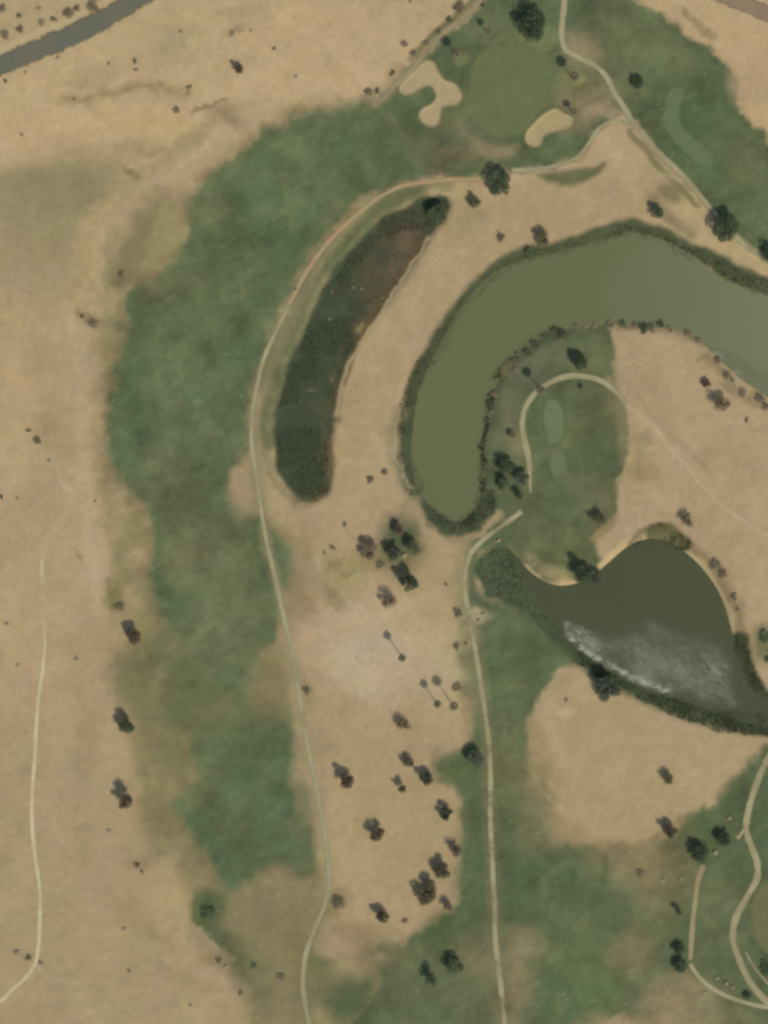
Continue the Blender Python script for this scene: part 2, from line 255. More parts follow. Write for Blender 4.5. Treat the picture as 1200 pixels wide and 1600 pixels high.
# lower left: straggling dry turf
area([(230,1250),(300,1300),(350,1400),(460,1370),(505,1340),(508,1420),(480,1500),(480,1620),(400,1620),(370,1540),(320,1470),(295,1400),(250,1320)], (128,119,84), 22, .75, 2, .4, .3, 30, 41)
strip([(320,1405),(330,1440),(355,1480),(385,1515),(415,1545)], (92,102,68), 24, 9, .8, 2, .8, .3); strip([(350,1400),(330,1410),(322,1430)], (88,100,66), 22, 9, .8, 2, .8)
for a in [(325,1425,26,30,(84,98,64),.85,0,.35),(350,1465,14,34,(100,104,70),.7,-35,.6),(385,1500,22,34,(104,106,72),.7,-30,.7),(400,1540,40,24,(122,116,82),.6,30),(430,1480,50,30,(124,118,82),.6),
 (495,1500,22,18,(96,104,70),.7),(500,1540,30,24,(106,108,74),.6),(440,1580,40,30,(118,114,80),.6),(400,1430,44,24,(134,124,92),.7),(440,1400,40,18,(140,128,94),.6),(520,1425,22,16,(136,124,90),.5),(527,1410,18,18,(128,116,78),.8),
 (470,1430,30,20,(130,120,88),.6),(340,1395,24,12,(120,114,78),.5),(270,1330,40,24,(134,124,90),.6,30),(240,1270,26,26,(132,122,86),.6),(220,1350,14,18,(136,122,86),.6,60),(330,1500,20,10,(134,116,82),.7,20),
 (260,1350,16,12,(170,156,114),.6),(200,1420,40,30,(154,136,102),.5,50),(240,1460,50,12,(150,134,98),.5,35),(300,1540,50,10,(152,136,100),.4,30),(110,1460,60,80,(164,148,112),.3),(270,1400,24,14,(172,156,114),.6),
 (180,930,14,24,(112,108,68),.7,0,.8),(185,945,8,10,(98,98,58),.5),(205,1060,30,40,(124,118,80),.5),(230,1150,26,30,(132,122,88),.6),(135,1160,20,60,(150,132,100),.5),(120,1220,24,50,(152,135,106),.5),
 (145,860,16,24,(182,163,126),.7),(128,870,6,10,(136,118,86),.6,-30),(150,900,10,40,(174,156,124),.5),(60,670,34,26,(146,132,98),.6),(105,690,30,40,(156,138,106),.5),(140,560,14,40,(176,160,130),.4),
 (185,435,10,18,(112,104,72),.6),(145,500,16,9,(120,108,80),.7,20),(127,492,4,12,(128,114,78),.6,-20),(195,515,26,8,(86,92,62),.7,30),(225,470,20,22,(96,100,68),.6),(160,540,24,20,(142,130,90),.5),
 (175,600,8,26,(130,116,78),.6),(140,640,6,24,(150,132,100),.5),(250,450,24,14,(122,118,82),.6,20),(240,430,10,8,(126,100,70),.6)]:
    x, y, rx, ry, c, al = a[:6]; rot = a[6] if len(a) > 6 else 0; sf = a[7] if len(a) > 7 else .8
    spot(x, y, rx, ry, c, al, rot, sf, mode=2)
# upper left: streaks in the desert floor
for pts, c, w_, a_ in [([(-20,240),(60,215),(160,190),(260,195),(340,150),(430,110)], (192,168,131), 46, .5), ([(-20,170),(60,130),(140,100),(230,60),(330,20),(420,-20)], (183,162,124), 30, .45),
  ([(150,480),(150,420),(165,360),(210,300),(280,245),(350,200),(400,175)], (182,160,126), 20, .6), ([(130,470),(128,420),(145,350),(190,290),(250,240)], (178,160,114), 8, .5), ([(230,300),(290,250),(340,215)], (186,170,138), 6, .4),
  ([(0,560),(40,620),(30,700),(10,760)], (180,158,122), 40, .5), ([(110,480),(120,560),(130,640),(125,720),(140,800),(150,900)], (178,160,128), 22, .45), ([(440,20),(520,60),(600,80),(560,130),(460,140)], (187,163,127), 60, .5),
  ([(75,715),(95,745),(110,780)], (182,166,134), 5, .5), ([(112,782),(90,820),(70,850),(66,880),(66,968)], (176,162,128), 5, .5), ([(130,760),(150,840),(160,900),(150,960)], (176,158,126), 14, .5), ([(20,900),(20,1000),(10,1100)], (172,152,116), 30, .35), ([(120,960),(110,1060),(90,1200),(100,1320)], (168,150,118), 34, .4),
  ([(60,1510),(120,1560),(180,1620)], (170,158,122), 8, .4), ([(240,1380),(300,1440),(360,1500)], (172,154,118), 10, .4), ([(560,440),(600,520),(580,600),(570,700)], (172,152,116), 10, .3)]:
    strip(pts, c, w_, w_*.45, a_, 2, None, .4, 22)
strip([(95,162),(125,158),(160,150),(200,144),(250,140),(290,145)], (140,125,92), 14, 8, .75, 2, None, .5, 14, 3)
strip([(110,160),(125,162),(135,170)], (128,112,80), 12, 6, .6, 2)
strip([(300,170),(330,164),(350,158)], (130,108,76), 6, 3, .8, 2)
for a in [(355,182,28,12,(136,120,92),.8,20,.8),(380,170,30,14,(146,132,100),.5,10),(275,70,40,26,(158,144,110),.7,0,.8),(150,115,50,16,(160,146,108),.5,-20),(205,230,40,10,(150,136,98),.6),(210,268,20,5,(116,104,76),.7,32,.6),
 (240,235,20,6,(142,126,90),.6,-15),(240,190,60,24,(186,162,116),.6),(110,240,16,8,(158,136,106),.7),(270,240,80,14,(158,142,106),.6,-40),(300,215,60,10,(150,136,100),.5,-35),(225,285,70,10,(162,148,112),.5,-38),(370,35,30,14,(170,148,118),.6),
 (362,50,16,7,(150,128,98),.7,-30),(305,70,14,10,(176,160,116),.8),(360,20,30,10,(164,142,108),.4),(400,15,30,14,(160,146,112),.5,-10),(60,195,80,40,(186,163,124),.5),(160,185,80,30,(184,160,122),.5),(520,60,90,50,(185,161,124),.7),
 (440,95,40,50,(186,163,126),.6),(420,180,30,14,(176,156,118),.6),(80,230,60,20,(178,152,116),.5),(340,235,50,12,(166,150,114),.5,-35),(240,372,14,30,(148,136,96),.3),(150,340,60,16,(176,156,116),.6,-62,.7),(140,420,12,50,(176,156,110),.5,15),
 (20,550,50,80,(172,150,112),.4),(10,200,30,60,(182,158,122),.5),(20,655,20,60,(180,156,120),.5),(45,440,60,40,(160,144,112),.5)]:
    x, y, rx, ry, c, al = a[:6]; rot = a[6] if len(a) > 6 else 0; sf = a[7] if len(a) > 7 else .8
    spot(x, y, rx, ry, c, al, rot, sf, mode=2)
area([(-200,120),(0,72),(60,46),(130,14),(180,-12),(260,-150),(-200,-150)], (170,153,116), 5, .8, 1, 0)
strip([(-40,98),(0,78),(60,52),(128,20),(170,-2),(200,-20)], (180,166,128), 7, 3, .8)
strip([(-40,142),(0,125),(60,100),(110,78),(165,50),(215,20),(262,-8)], (174,158,118), 8, 4, .5)
# centre sand
for a in [(590,1010,90,60,(180,163,134),.9,20,.8),(560,1050,60,26,(184,169,140),.7,45),(640,1060,70,40,(176,158,126),.6),(500,870,40,70,(160,142,108),.5,-15),(520,900,40,30,(150,138,98),.5,30),(470,945,24,26,(142,124,92),.7,-50),(545,900,30,26,(158,148,100),.5,30),
 (515,930,30,10,(140,126,92),.5,35),(480,990,30,26,(172,146,118),.6),(670,960,40,24,(172,148,112),.6),(480,840,20,60,(152,136,104),.5),(455,790,16,26,(156,138,108),.6),(470,1075,12,24,(118,108,76),.6),(600,1290,80,120,(166,147,112),.5),(470,1200,14,90,(160,142,106),.5),
 (700,1030,20,44,(174,160,124),.6),(530,1250,30,60,(172,154,116),.4),(695,1400,18,18,(172,148,122),.6),(550,1460,40,16,(152,130,100),.6,-10),(575,1500,24,12,(150,130,98),.6),(520,1480,26,14,(172,148,118),.5),(690,870,30,30,(168,150,116),.5),
 (650,880,30,40,(138,126,92),.5),(620,862,30,40,(104,106,74),.7,0),(628,842,26,38,(80,92,66),.9),(645,865,14,20,(126,112,76),.6),(520,885,14,5,(130,116,82),.7,-30),(548,895,20,5,(128,116,80),.6,-20),(535,880,5,12,(128,116,80),.6,30),(515,925,6,18,(130,116,82),.6,-35),(560,885,16,8,(150,142,96),.6),(500,880,5,12,(176,160,128),.6),(478,860,6,20,(140,124,92),.5),(530,945,20,6,(146,132,96),.6,30),(720,840,16,8,(120,112,78),.6),(590,875,30,14,(120,112,78),.6),(560,1130,70,40,(172,150,116),.4),(640,560,10,60,(176,150,120),.4,15),(380,770,18,40,(162,142,112),.8),(372,745,10,16,(166,148,112),.7)]:
    x, y, rx, ry, c, al = a[:6]; rot = a[6] if len(a) > 6 else 0; sf = a[7] if len(a) > 7 else .8
    spot(x, y, rx, ry, c, al, rot, sf, mode=2)
# verges along the western cart path and banks
strip([(470,440),(500,400),(545,352),(600,310),(650,292),(700,290)], (124,122,84), 18, 7, .75)
strip([(505,425),(535,385),(575,345),(620,312)], (98,106,70), 13, 6, .75)
strip([(412,600),(425,560),(445,520),(465,480),(485,440)], (108,110,78), 28, 10, .75)
strip([(408,790),(404,740),(406,690),(412,640),(418,600)], (132,124,92), 22, 9, .6)
strip([(448,990),(438,940),(427,890),(412,830)], (146,132,98), 16, 7, .6); strip([(450,1000),(468,1095),(480,1170),(500,1270),(512,1370)], (162,146,110), 26, 9, .5)
strip([(740,1000),(750,1070),(762,1170),(766,1300),(774,1450),(784,1600)], (120,118,82), 24, 8, .5)
strip([(730,850),(722,880),(722,930),(735,1000)], (146,136,100), 22, 8, .7)
# pond banks
strip([(1087,402),(1050,381),(1010,366),(985,360),(940,372),(900,384),(865,394),(830,400),(800,412),(770,430),(745,455),(720,485),(700,518),(680,552),(662,582),(648,615),(642,650),(638,690),(640,730),(650,765)], (72,81,57), 34, 6, .97, 1)
strip([(625,640),(612,680),(618,730),(640,770),(665,800),(700,830)], (126,120,90), 20, 9, .6, 2); strip([(613,700),(625,730),(645,768)], (166,154,122), 6, 3, .6, 2)
strip([(775,590),(795,562),(830,533),(870,512),(930,503),(1000,502),(1060,512),(1100,535)], (110,104,74), 16, 7, .75, 2)
strip([(750,760),(752,700),(760,640),(775,590)], (76,84,58), 14, 6, .8, 2)
area([(655,775),(690,800),(720,812),(745,780),(765,770),(775,800),(740,830),(700,835),(670,815)], (70,82,57), 6, .95, 2, .2)
strip([(1087,400),(1110,405),(1150,430),(1200,448),(1260,465)], (72,82,58), 30, 6, .95)
strip([(1150,372),(1175,392),(1215,420)], (176,160,120), 16, 4, .9)
area([(742,900),(748,868),(790,848),(812,875),(840,915),(880,980),(900,1020),(870,1000),(830,975),(790,950),(755,925)], (72,88,62), 6, .95, 2, .3)
strip([(872,990),(900,1018),(940,1046),(990,1075),(1050,1098),(1110,1118),(1170,1130),(1240,1135)], (70,84,57), 34, 8, .95, 1, .3)
strip([(1155,1000),(1170,1050),(1195,1095),(1240,1115)], (68,76,52), 26, 6, .95, 1, .3)
area([(1008,828),(1035,818),(1062,830),(1078,848),(1072,862),(1040,852),(1012,846)], (92,94,62), 4, .9, 1, .3)
strip([(985,852),(1010,826),(1045,820),(1080,850)], (96,90,56), 8, 4, .7)
# marsh bed
strip([(742,866),(737,890),(739,925),(758,945),(790,962)], (84,96,68), 16, 6, .85, 1)
strip([(655,298),(620,312),(582,340),(548,378),(520,412),(495,455),(473,505),(455,545),(440,580),(430,615),(420,655),(420,690)], (100,106,72), 26, 8, .85, 1, .5, .2)
strip([(575,322),(540,360),(505,405),(480,450)], (138,134,94), 5, 3, .5, 2); strip([(418,700),(424,735),(440,765),(462,788)], (124,118,84), 14, 6, .6, 2)
area(MARSH, (68,77,56), 5, 1, 1, .2)
area([(600,345),(635,325),(660,345),(668,372),(640,415),(600,470),(560,500),(560,450),(575,400)], (90,84,64), 20, .8, 2, .1, .5); area([(625,335),(655,340),(664,372),(630,415),(605,440),(600,390)], (106,92,72), 14, .6, 2, .1, .5)
for a in [(585,455,16,26,(84,80,58),.7,30),(560,480,12,20,(60,68,50),.7),(600,400,14,20,(66,72,54),.7,30),(640,345,14,8,(84,86,64),.7),(620,360,10,14,(74,76,56),.6),(648,395,8,18,(96,80,58),.6,30),(545,530,8,30,(92,80,56),.7,25),
 (520,620,8,40,(96,84,58),.6,5),(512,720,9,40,(110,96,68),.8),(500,775,16,8,(104,90,60),.8,-20),(505,700,12,18,(104,92,70),.5),(470,740,20,20,(62,72,54),.6),(452,690,16,40,(60,68,52),.6),(500,640,12,20,(84,86,62),.5),(480,560,16,30,(58,66,50),.5,20),
 (515,470,14,24,(64,74,54),.5,30),(566,512,12,12,(146,132,92),.8),(525,650,10,10,(92,92,64),.7),(475,775,16,8,(84,88,58),.7)]:
    x, y, rx, ry, c, al = a[:6]; spot(x, y, rx, ry, c, al, a[6] if len(a) > 6 else 0, .7, None, 2)
strip([(668,372),(640,415),(600,470),(562,530),(536,600)], (104,84,58), 9, 4, .8); strip([(672,368),(645,412),(606,470),(570,525),(540,580),(526,650)], (182,164,124), 5, 2, .8)

# fine natural variation of the cover itself
mot = fbm(PX, PY, 22, 91, 5, .6)*(0.06+.06*grass)+fbm(PX, PY, 7, 92, 3)*0.07
gm = fbm(PX, PY, 46, 93, 4)*grass+.55*np.clip(fbm(PX+1.2*PY, PY, 15, 97, 4, .6)-.05, -.3, .4)*grass
col = mixc(col, A_((112,112,76)), np.clip(fbm(PX, PY, 38, 99, 5, .62)*1.4-.26, 0, .26)*grass)
col = col*(1+((.07+.07*grass)*fbm(PX, PY, 70, 101, 5, .6)+(.05+.04*grass)*fbm(PX*.5+PY, PY*.7-PX, 30, 102, 4)))[..., None]
col = col*(1+mot*(0.8+0.5*grass)+0.31*gm)[..., None]
col[..., 0] *= 1+0.06*fbm(PX, PY, 34, 95, 4)*grass; col[..., 2] *= 1+0.07*fbm(PX, PY, 28, 96, 4)
lum = (col*np.array([.3, .59, .11])).sum(-1); col = mixc(col, lum[..., None]*np.array([1.0, 1.0, .70]), .12*grass)
tuft = np.clip((vnoise(PX/3.1, PY/3.1, 401)-.86)*6, 0, 1)*np.clip(.35+1.6*fbm(PX, PY, 50, 402, 4), 0, 1)*(1-.6*grass)
col = mixc(col, A_((112,100,68)), tuft*.5*near)
lightspk = np.clip((vnoise(PX/3.7, PY/3.7, 411)-.88)*6, 0, 1)*np.clip(.2+1.8*fbm(PX, PY, 60, 412, 4), 0, 1)
col = mixc(col, A_((196,180,146)), lightspk*.35*near)
col = np.clip(col, .01, .7)

# mown greens, tees and bunkers
area([(748,85),(775,74),(810,70),(850,80),(858,110),(855,150),(840,180),(815,207),(780,215),(755,203),(740,177),(734,145),(737,110)], PG, 3.5, .95, 0, .8)
strip([(1055,150),(1049,170),(1051,195),(1066,215),(1085,235),(1103,250)], (101,114,81), 25, 2.5, .9)
spot(865,658,20,40,(82,98,66),.6,0,.3); spot(865,658,16,34,(110,119,88),.95,0,.12); spot(872,725,11,20,(108,116,86),.9,0,.2); spot(892,750,9,12,(106,112,80),.6)
area([(1178,1405),(1210,1375),(1300,1370),(1300,1520),(1225,1500),(1190,1482),(1176,1450)], (110,111,77), 4, .9, 0)
strip([(850,1395),(855,1370),(880,1352),(910,1350),(935,1362)], (104,114,82), 14, 6, .6)
# mown greens, tees and bunkers
strip(BUNK_A+[BUNK_A[0]], (112,108,74), 5, 3, .5); area(BUNK_A, (168,152,117), 2.2, 1, 0, 0); area(BUNK_B, (166,152,112), 2.2, 1, 0, 0)
mot2 = fbm(PX, PY, 12, 191, 4)*0.05; col = np.clip(col*(1+mot2)[..., None], .01, .7)

# heights
H = 0.5*fbm(GX, GY, 60, 31, 3)+0.10*fbm(GX, GY, 9, 32, 3)*(1-0.6*grass)+0.04*fbm(GX, GY, 2.6, 33, 2)*(1-grass)
def carve(pts, depth, slope_out, slope_in):
    global H
    P = smooth(pts, True, 4); sl, d = field(P, True, 60, 0); d = d*S
    t = sstep(slope_out, -slope_in, d)
    t = np.where(d > slope_out, 0, np.where(d < -slope_in, 1, t))
    f = np.clip((slope_out-d)/(slope_out+slope_in), 0, 1); f = f*f*(3-2*f)
    H[sl] = H[sl]*(1-f)+depth*f
carve(POND_A, -2.1, 5.0, 4.2); carve(POND_B, -2.1, 4.0, 3.4)
TIP = [(738,905),(748,866),(775,852),(795,862),(808,880),(822,905),(850,950),(872,985),(850,978),(800,948),(765,930)]
sl_, d_ = field(smooth(TIP, True, 4), True, 12, 1); f_ = 1-sstep(-6, 5, d_); H[sl_] = H[sl_]*(1-f_)+np.maximum(H[sl_], -.78)*f_
carve(MARSH, -0.9, 2.5, 2.5); carve(BUNK_A, -0.35, .5, 1.2); carve(BUNK_B, -0.35, .5, 1.2)
far = np.maximum(np.abs(GX)-400, np.abs(GY)-450); H += np.clip(far, 0, None)*0.0
def hz(x, y):
    i = min(max(int(np.searchsorted(gx, x))-1, 0), NX-2); j = min(max(int(np.searchsorted(gy, y))-1, 0), NY-2)
    u = (x-gx[i])/(gx[i+1]-gx[i]); v = (y-gy[j])/(gy[j+1]-gy[j])
    return float((H[j, i]*(1-u)+H[j, i+1]*u)*(1-v)+(H[j+1, i]*(1-u)+H[j+1, i+1]*u)*v)

# ------------------------------------------------------------------ materials
def new_mat(name, rough=.9, spec=.3):
    m = bpy.data.materials.new(name); m.use_nodes = True; nt = m.node_tree
    b = nt.nodes['Principled BSDF']; b.inputs['Roughness'].default_value = rough
    b.inputs['Specular IOR Level'].default_value = spec
    return m, nt, b
def N(nt, t, **k):
    n = nt.nodes.new(t)
    for a, v in k.items():
        if a.startswith('i_'): n.inputs[a[2:].replace('_', ' ')].default_value = v
        else: setattr(n, a, v)
    return n
def noise(nt, scale, detail=4, rough=.55, coord='Object', dist=0):
    tc = N(nt, 'ShaderNodeTexCoord'); n = N(nt, 'ShaderNodeTexNoise'); n.inputs['Scale'].default_value = scale
    n.inputs['Detail'].default_value = detail; n.inputs['Roughness'].default_value = rough; n.inputs['Distortion'].default_value = dist
    nt.links.new(tc.outputs[coord], n.inputs['Vector']); return n
def ramp(nt, src, stops):
    r = N(nt, 'ShaderNodeValToRGB'); e = r.color_ramp.elements
    while len(e) < len(stops): e.new(.5)
    for k, (p, c) in enumerate(stops):
        e[k].position = p; e[k].color = (c, c, c, 1) if isinstance(c, (int, float)) else (*c, 1)
    nt.links.new(src, r.inputs['Fac']); return r
def mult(nt, a, b, fac=1.0, mode='MULTIPLY'):
    m = N(nt, 'ShaderNodeMix', data_type='RGBA', blend_type=mode); m.inputs[0].default_value = fac
    nt.links.new(a, m.inputs[6]); nt.links.new(b, m.inputs[7]); return m.outputs[2]
def bump(nt, b, h, strength, dist):
    n = N(nt, 'ShaderNodeBump'); n.inputs['Strength'].default_value = strength; n.inputs['Distance'].default_value = dist
    nt.links.new(h, n.inputs['Height']); nt.links.new(n.outputs[0], b.inputs['Normal'])

mg, nt, b = new_mat('ground_cover', .95, .1)
at = N(nt, 'ShaderNodeAttribute', attribute_name='cover')
na = noise(nt, 1.1, 4, .6); nb = noise(nt, .33, 5, .65, dist=.6)
r1 = ramp(nt, na.outputs['Fac'], [(.3, .965), (.7, 1.03)]); r2 = ramp(nt, nb.outputs['Fac'], [(.3, .93), (.7, 1.06)])
c1 = mult(nt, at.outputs['Color'], r1.outputs[0]); c2 = mult(nt, c1, r2.outputs[0])
nt.links.new(c2, b.inputs['Base Color']); bump(nt, b, na.outputs['Fac'], .35, .12)

def path_mat(name, c, rough=.9, var=.14, worn=None, soft=True):
    m, nt, b = new_mat(name, rough, .25)
    a = alb(c); n = noise(nt, .7, 5, .65); w = noise(nt, .09, 3, .5)
    rc = N(nt, 'ShaderNodeRGB'); rc.outputs[0].default_value = (*a, 1)
    r = ramp(nt, n.outputs['Fac'], [(.3, 1-var), (.7, 1+var*.6)]); o = mult(nt, rc.outputs[0], r.outputs[0])
    if worn is not None:
        r2 = ramp(nt, w.outputs['Fac'], [(.42, 0.0), (.6, 1.0)]); mm = N(nt, 'ShaderNodeMix', data_type='RGBA'); nt.links.new(r2.outputs[0], mm.inputs[0])
        nt.links.new(o, mm.inputs[6]); mm.inputs[7].default_value = (*alb(worn), 1); o = mm.outputs[2]
    nt.links.new(o, b.inputs['Base Color']); bump(nt, b, n.outputs['Fac'], .2, .05)
    if soft:        # dust and turf creep over the edge
        at = N(nt, 'ShaderNodeAttribute', attribute_name='cover'); n2 = noise(nt, 1.4, 4, .6); r3 = ramp(nt, n2.outputs['Fac'], [(.3, .0), (.7, .45)])
        ad = N(nt, 'ShaderNodeMath', operation='SUBTRACT'); nt.links.new(at.outputs['Fac'], ad.inputs[0]); nt.links.new(r3.outputs[0], ad.inputs[1])
        mr = N(nt, 'ShaderNodeMapRange'); mr.inputs[1].default_value = -.05; mr.inputs[2].default_value = .55; nt.links.new(ad.outputs[0], mr.inputs[0])
        tr = N(nt, 'ShaderNodeBsdfTransparent'); ms = N(nt, 'ShaderNodeMixShader'); nt.links.new(mr.outputs[0], ms.inputs[0]); nt.links.new(tr.outputs[0], ms.inputs[1])
        nt.links.new(b.outputs[0], ms.inputs[2]); nt.links.new(ms.outputs[0], nt.nodes['Material Output'].inputs[0])
    return m
M_CON = path_mat('pale_worn_concrete', (159,154,119), .85, .18, (145,138,104))
M_CONT = path_mat('sandy_worn_concrete', (160,146,108), .85, .12, (164,140,106))
M_GRAV = path_mat('dusty_gravel', (146,132,102), .95, .14, (152,142,108))
M_TRAIL = path_mat('pale_trail_dust', (196,184,148), .95, .14, (184,170,134))
M_ROAD = path_mat('old_asphalt', (98,102,88), .85, .06, (106,103,86))
M_ROAD2 = path_mat('dusty_asphalt', (140,123,98), .9, .08, (134,118,96))

def water_mat(name, base, light, mask_c=None):
    m, nt, b = new_mat(name, .12, .5); b.inputs['IOR'].default_value = 1.33
    n = noise(nt, .022, 3, .5, dist=.8)
    r = ramp(nt, n.outputs['Fac'], [(.3, tuple(alb(base))), (.72, tuple(alb(light)))])
    w = noise(nt, 1.6, 3, .5); bump(nt, b, w.outputs['Fac'], .25, .06)
    nt.links.new(r.outputs[0], b.inputs['Base Color']); return m, nt, b, r
M_WA, nta, ba, ra = water_mat('murky_green_water', (101,105,71), (106,110,78))
# eastward the first pond carries paler silt
tc = N(nta, 'ShaderNodeTexCoord'); sx = N(nta, 'ShaderNodeSeparateXYZ'); nta.links.new(tc.outputs['Object'], sx.inputs[0])
mr = N(nta, 'ShaderNodeMapRange'); mr.inputs[1].default_value = 80; mr.inputs[2].default_value = 175; nta.links.new(sx.outputs[0], mr.inputs[0])
mm = N(nta, 'ShaderNodeMix', data_type='RGBA'); nta.links.new(mr.outputs[0], mm.inputs[0]); nta.links.new(ra.outputs[0], mm.inputs[6]); mm.inputs[7].default_value = (*alb((122,126,96)), 1)
nta.links.new(mm.outputs[2], ba.inputs['Base Color'])
M_WB, ntb, bb, rb = water_mat('dark_still_water', (75,79,56), (77,82,58))

def leaf_mat(name, c, var=.35, tr=.28):
    m, nt, b = new_mat(name, .75, .25)
    g = N(nt, 'ShaderNodeNewGeometry'); a = np.array(c, float)
    r = ramp(nt, g.outputs['Random Per Island'], [(0, tuple(a*(1-var))), (.6, tuple(a)), (1, tuple(np.clip(a*(1+var)+[.008, .01, 0], 0, 1)))])
    ln = noise(nt, 1.7, 3, .6); r3 = ramp(nt, ln.outputs['Fac'], [(.35, .72), (.65, 1.28)])
    oi = N(nt, 'ShaderNodeObjectInfo'); r2 = ramp(nt, oi.outputs['Random'], [(0, .82), (1, 1.18)])
    o = mult(nt, mult(nt, r.outputs[0], r2.outputs[0]), r3.outputs[0]); nt.links.new(o, b.inputs['Base Color'])
    if tr:
        t = N(nt, 'ShaderNodeBsdfTranslucent'); nt.links.new(o, t.inputs[0]); ms = N(nt, 'ShaderNodeMixShader'); ms.inputs[0].default_value = tr
        nt.links.new(b.outputs[0], ms.inputs[1]); nt.links.new(t.outputs[0], ms.inputs[2]); nt.links.new(ms.outputs[0], nt.nodes['Material Output'].inputs[0])
    return m
LM = {'d': leaf_mat('dark_green_leaves', (.095, .122, .062)), 'g': leaf_mat('mid_green_leaves', (.14, .175, .085)), 'o': leaf_mat('olive_leaves', (.165, .150, .078)),
      'b': leaf_mat('dry_brown_leaves', (.185, .142, .092)), 's': leaf_mat('grey_green_leaves', (.120, .138, .090)), 't': leaf_mat('straw_brown_twigs', (.23, .18, .105)), 'O': leaf_mat('olive_shrub_leaves', (.25, .215, .125)), 'B': leaf_mat('brown_shrub_twigs', (.28, .215, .135)), 'T': leaf_mat('straw_shrub_twigs', (.40, .33, .22)), 'p': leaf_mat('palm_fronds', (.19, .165, .09))}
REED = {'d': leaf_mat('dark_reed_leaves', (.125, .150, .082), .2), 'o': leaf_mat('olive_reed_leaves', (.17, .17, .09), .3), 'b': leaf_mat('brown_reed_stalks', (.26, .195, .135), .3)}
M_BARK, ntk, bk = new_mat('bark', .9, .2); kn = noise(ntk, 6, 5); kr = ramp(ntk, kn.outputs['Fac'], [(.3, (.08, .06, .04)), (.7, (.17, .13, .09))]); ntk.links.new(kr.outputs[0], bk.inputs['Base Color'])
M_ROCK = path_mat('pale_rock', (144,136,108), .9, .15, soft=False)

# ------------------------------------------------------------------ mesh helpers
def mesh_np(name, V, F, mat, quad=True, smooth_=False):
    me = bpy.data.meshes.new(name); V = np.asarray(V, np.float32); F = np.asarray(F, np.int32); k = F.shape[1]
    me.vertices.add(len(V)); me.vertices.foreach_set('co', V.ravel())
    me.loops.add(F.size); me.loops.foreach_set('vertex_index', F.ravel())
    me.polygons.add(len(F)); me.polygons.foreach_set('loop_start', np.arange(0, F.size, k, dtype=np.int32)); me.polygons.foreach_set('loop_total', np.full(len(F), k, np.int32))
    if smooth_: me.polygons.foreach_set('use_smooth', np.ones(len(F), bool))
    me.update(calc_edges=True); me.validate(); 
    if mat: me.materials.append(mat)
    return me
def link(name, me, parent=None):
    o = bpy.data.objects.new(name, me); C.objects.link(o); o.parent = parent; return o
def tag(o, label=None, cat=None, group=None, kind=None):
    if label: o['label'] = label
    if cat: o['category'] = cat
    if group: o['group'] = group
    if kind: o['kind'] = kind
    return o

# ground
V = np.stack([GX, GY, H], -1).reshape(-1, 3); idx = np.arange(NX*NY).reshape(NY, NX)
F = np.stack([idx[:-1, :-1], idx[:-1, 1:], idx[1:, 1:], idx[1:, :-1]], -1).reshape(-1, 4)
me = mesh_np('ground', V, F, mg, smooth_=True)
ca = me.attributes.new('cover', 'FLOAT_COLOR', 'POINT'); ca.data.foreach_set('color', np.concatenate([col, grass[..., None]], -1).astype(np.float32).ravel())
go = link('ground', me); tag(go, 'sandy desert ground with patchy green fairways, greens and bunkers', 'ground', kind='structure')

# water sheets
def water(name, pts, grow, mat, label):
    P = smooth(pts, True, 4); c = P.mean(0)
    n = len(P); nrm = np.roll(P, -1, 0)-np.roll(P, 1, 0); nrm = np.stack([nrm[:, 1], -nrm[:, 0]], -1); nrm /= np.linalg.norm(nrm, axis=1)[:, None]
    ar = 0.5*np.sum(P[:, 0]*np.roll(P[:, 1], -1)-np.roll(P[:, 0], -1)*P[:, 1])
    Q = P+nrm*(grow if ar > 0 else -grow)
    import bmesh
    bm = bmesh.new(); vs = [bm.verts.new((*W(x, y), WATER_Z)) for x, y in Q]
    f = bm.faces.new(vs); bmesh.ops.triangulate(bm, faces=[f]); bmesh.ops.recalc_face_normals(bm, faces=bm.faces)
    if sum(f.normal.z for f in bm.faces) < 0: bmesh.ops.reverse_faces(bm, faces=bm.faces)
    me = bpy.data.meshes.new(name); bm.to_mesh(me); bm.free(); me.materials.append(mat)
    return tag(link(name, me), label, 'pond', kind='structure')
water('pond', POND_A, 7, M_WA, 'long curved pond of murky olive green water'); wb = water('pond', POND_B, 6, M_WB, 'dark heart shaped pond with a ruffled grey patch')

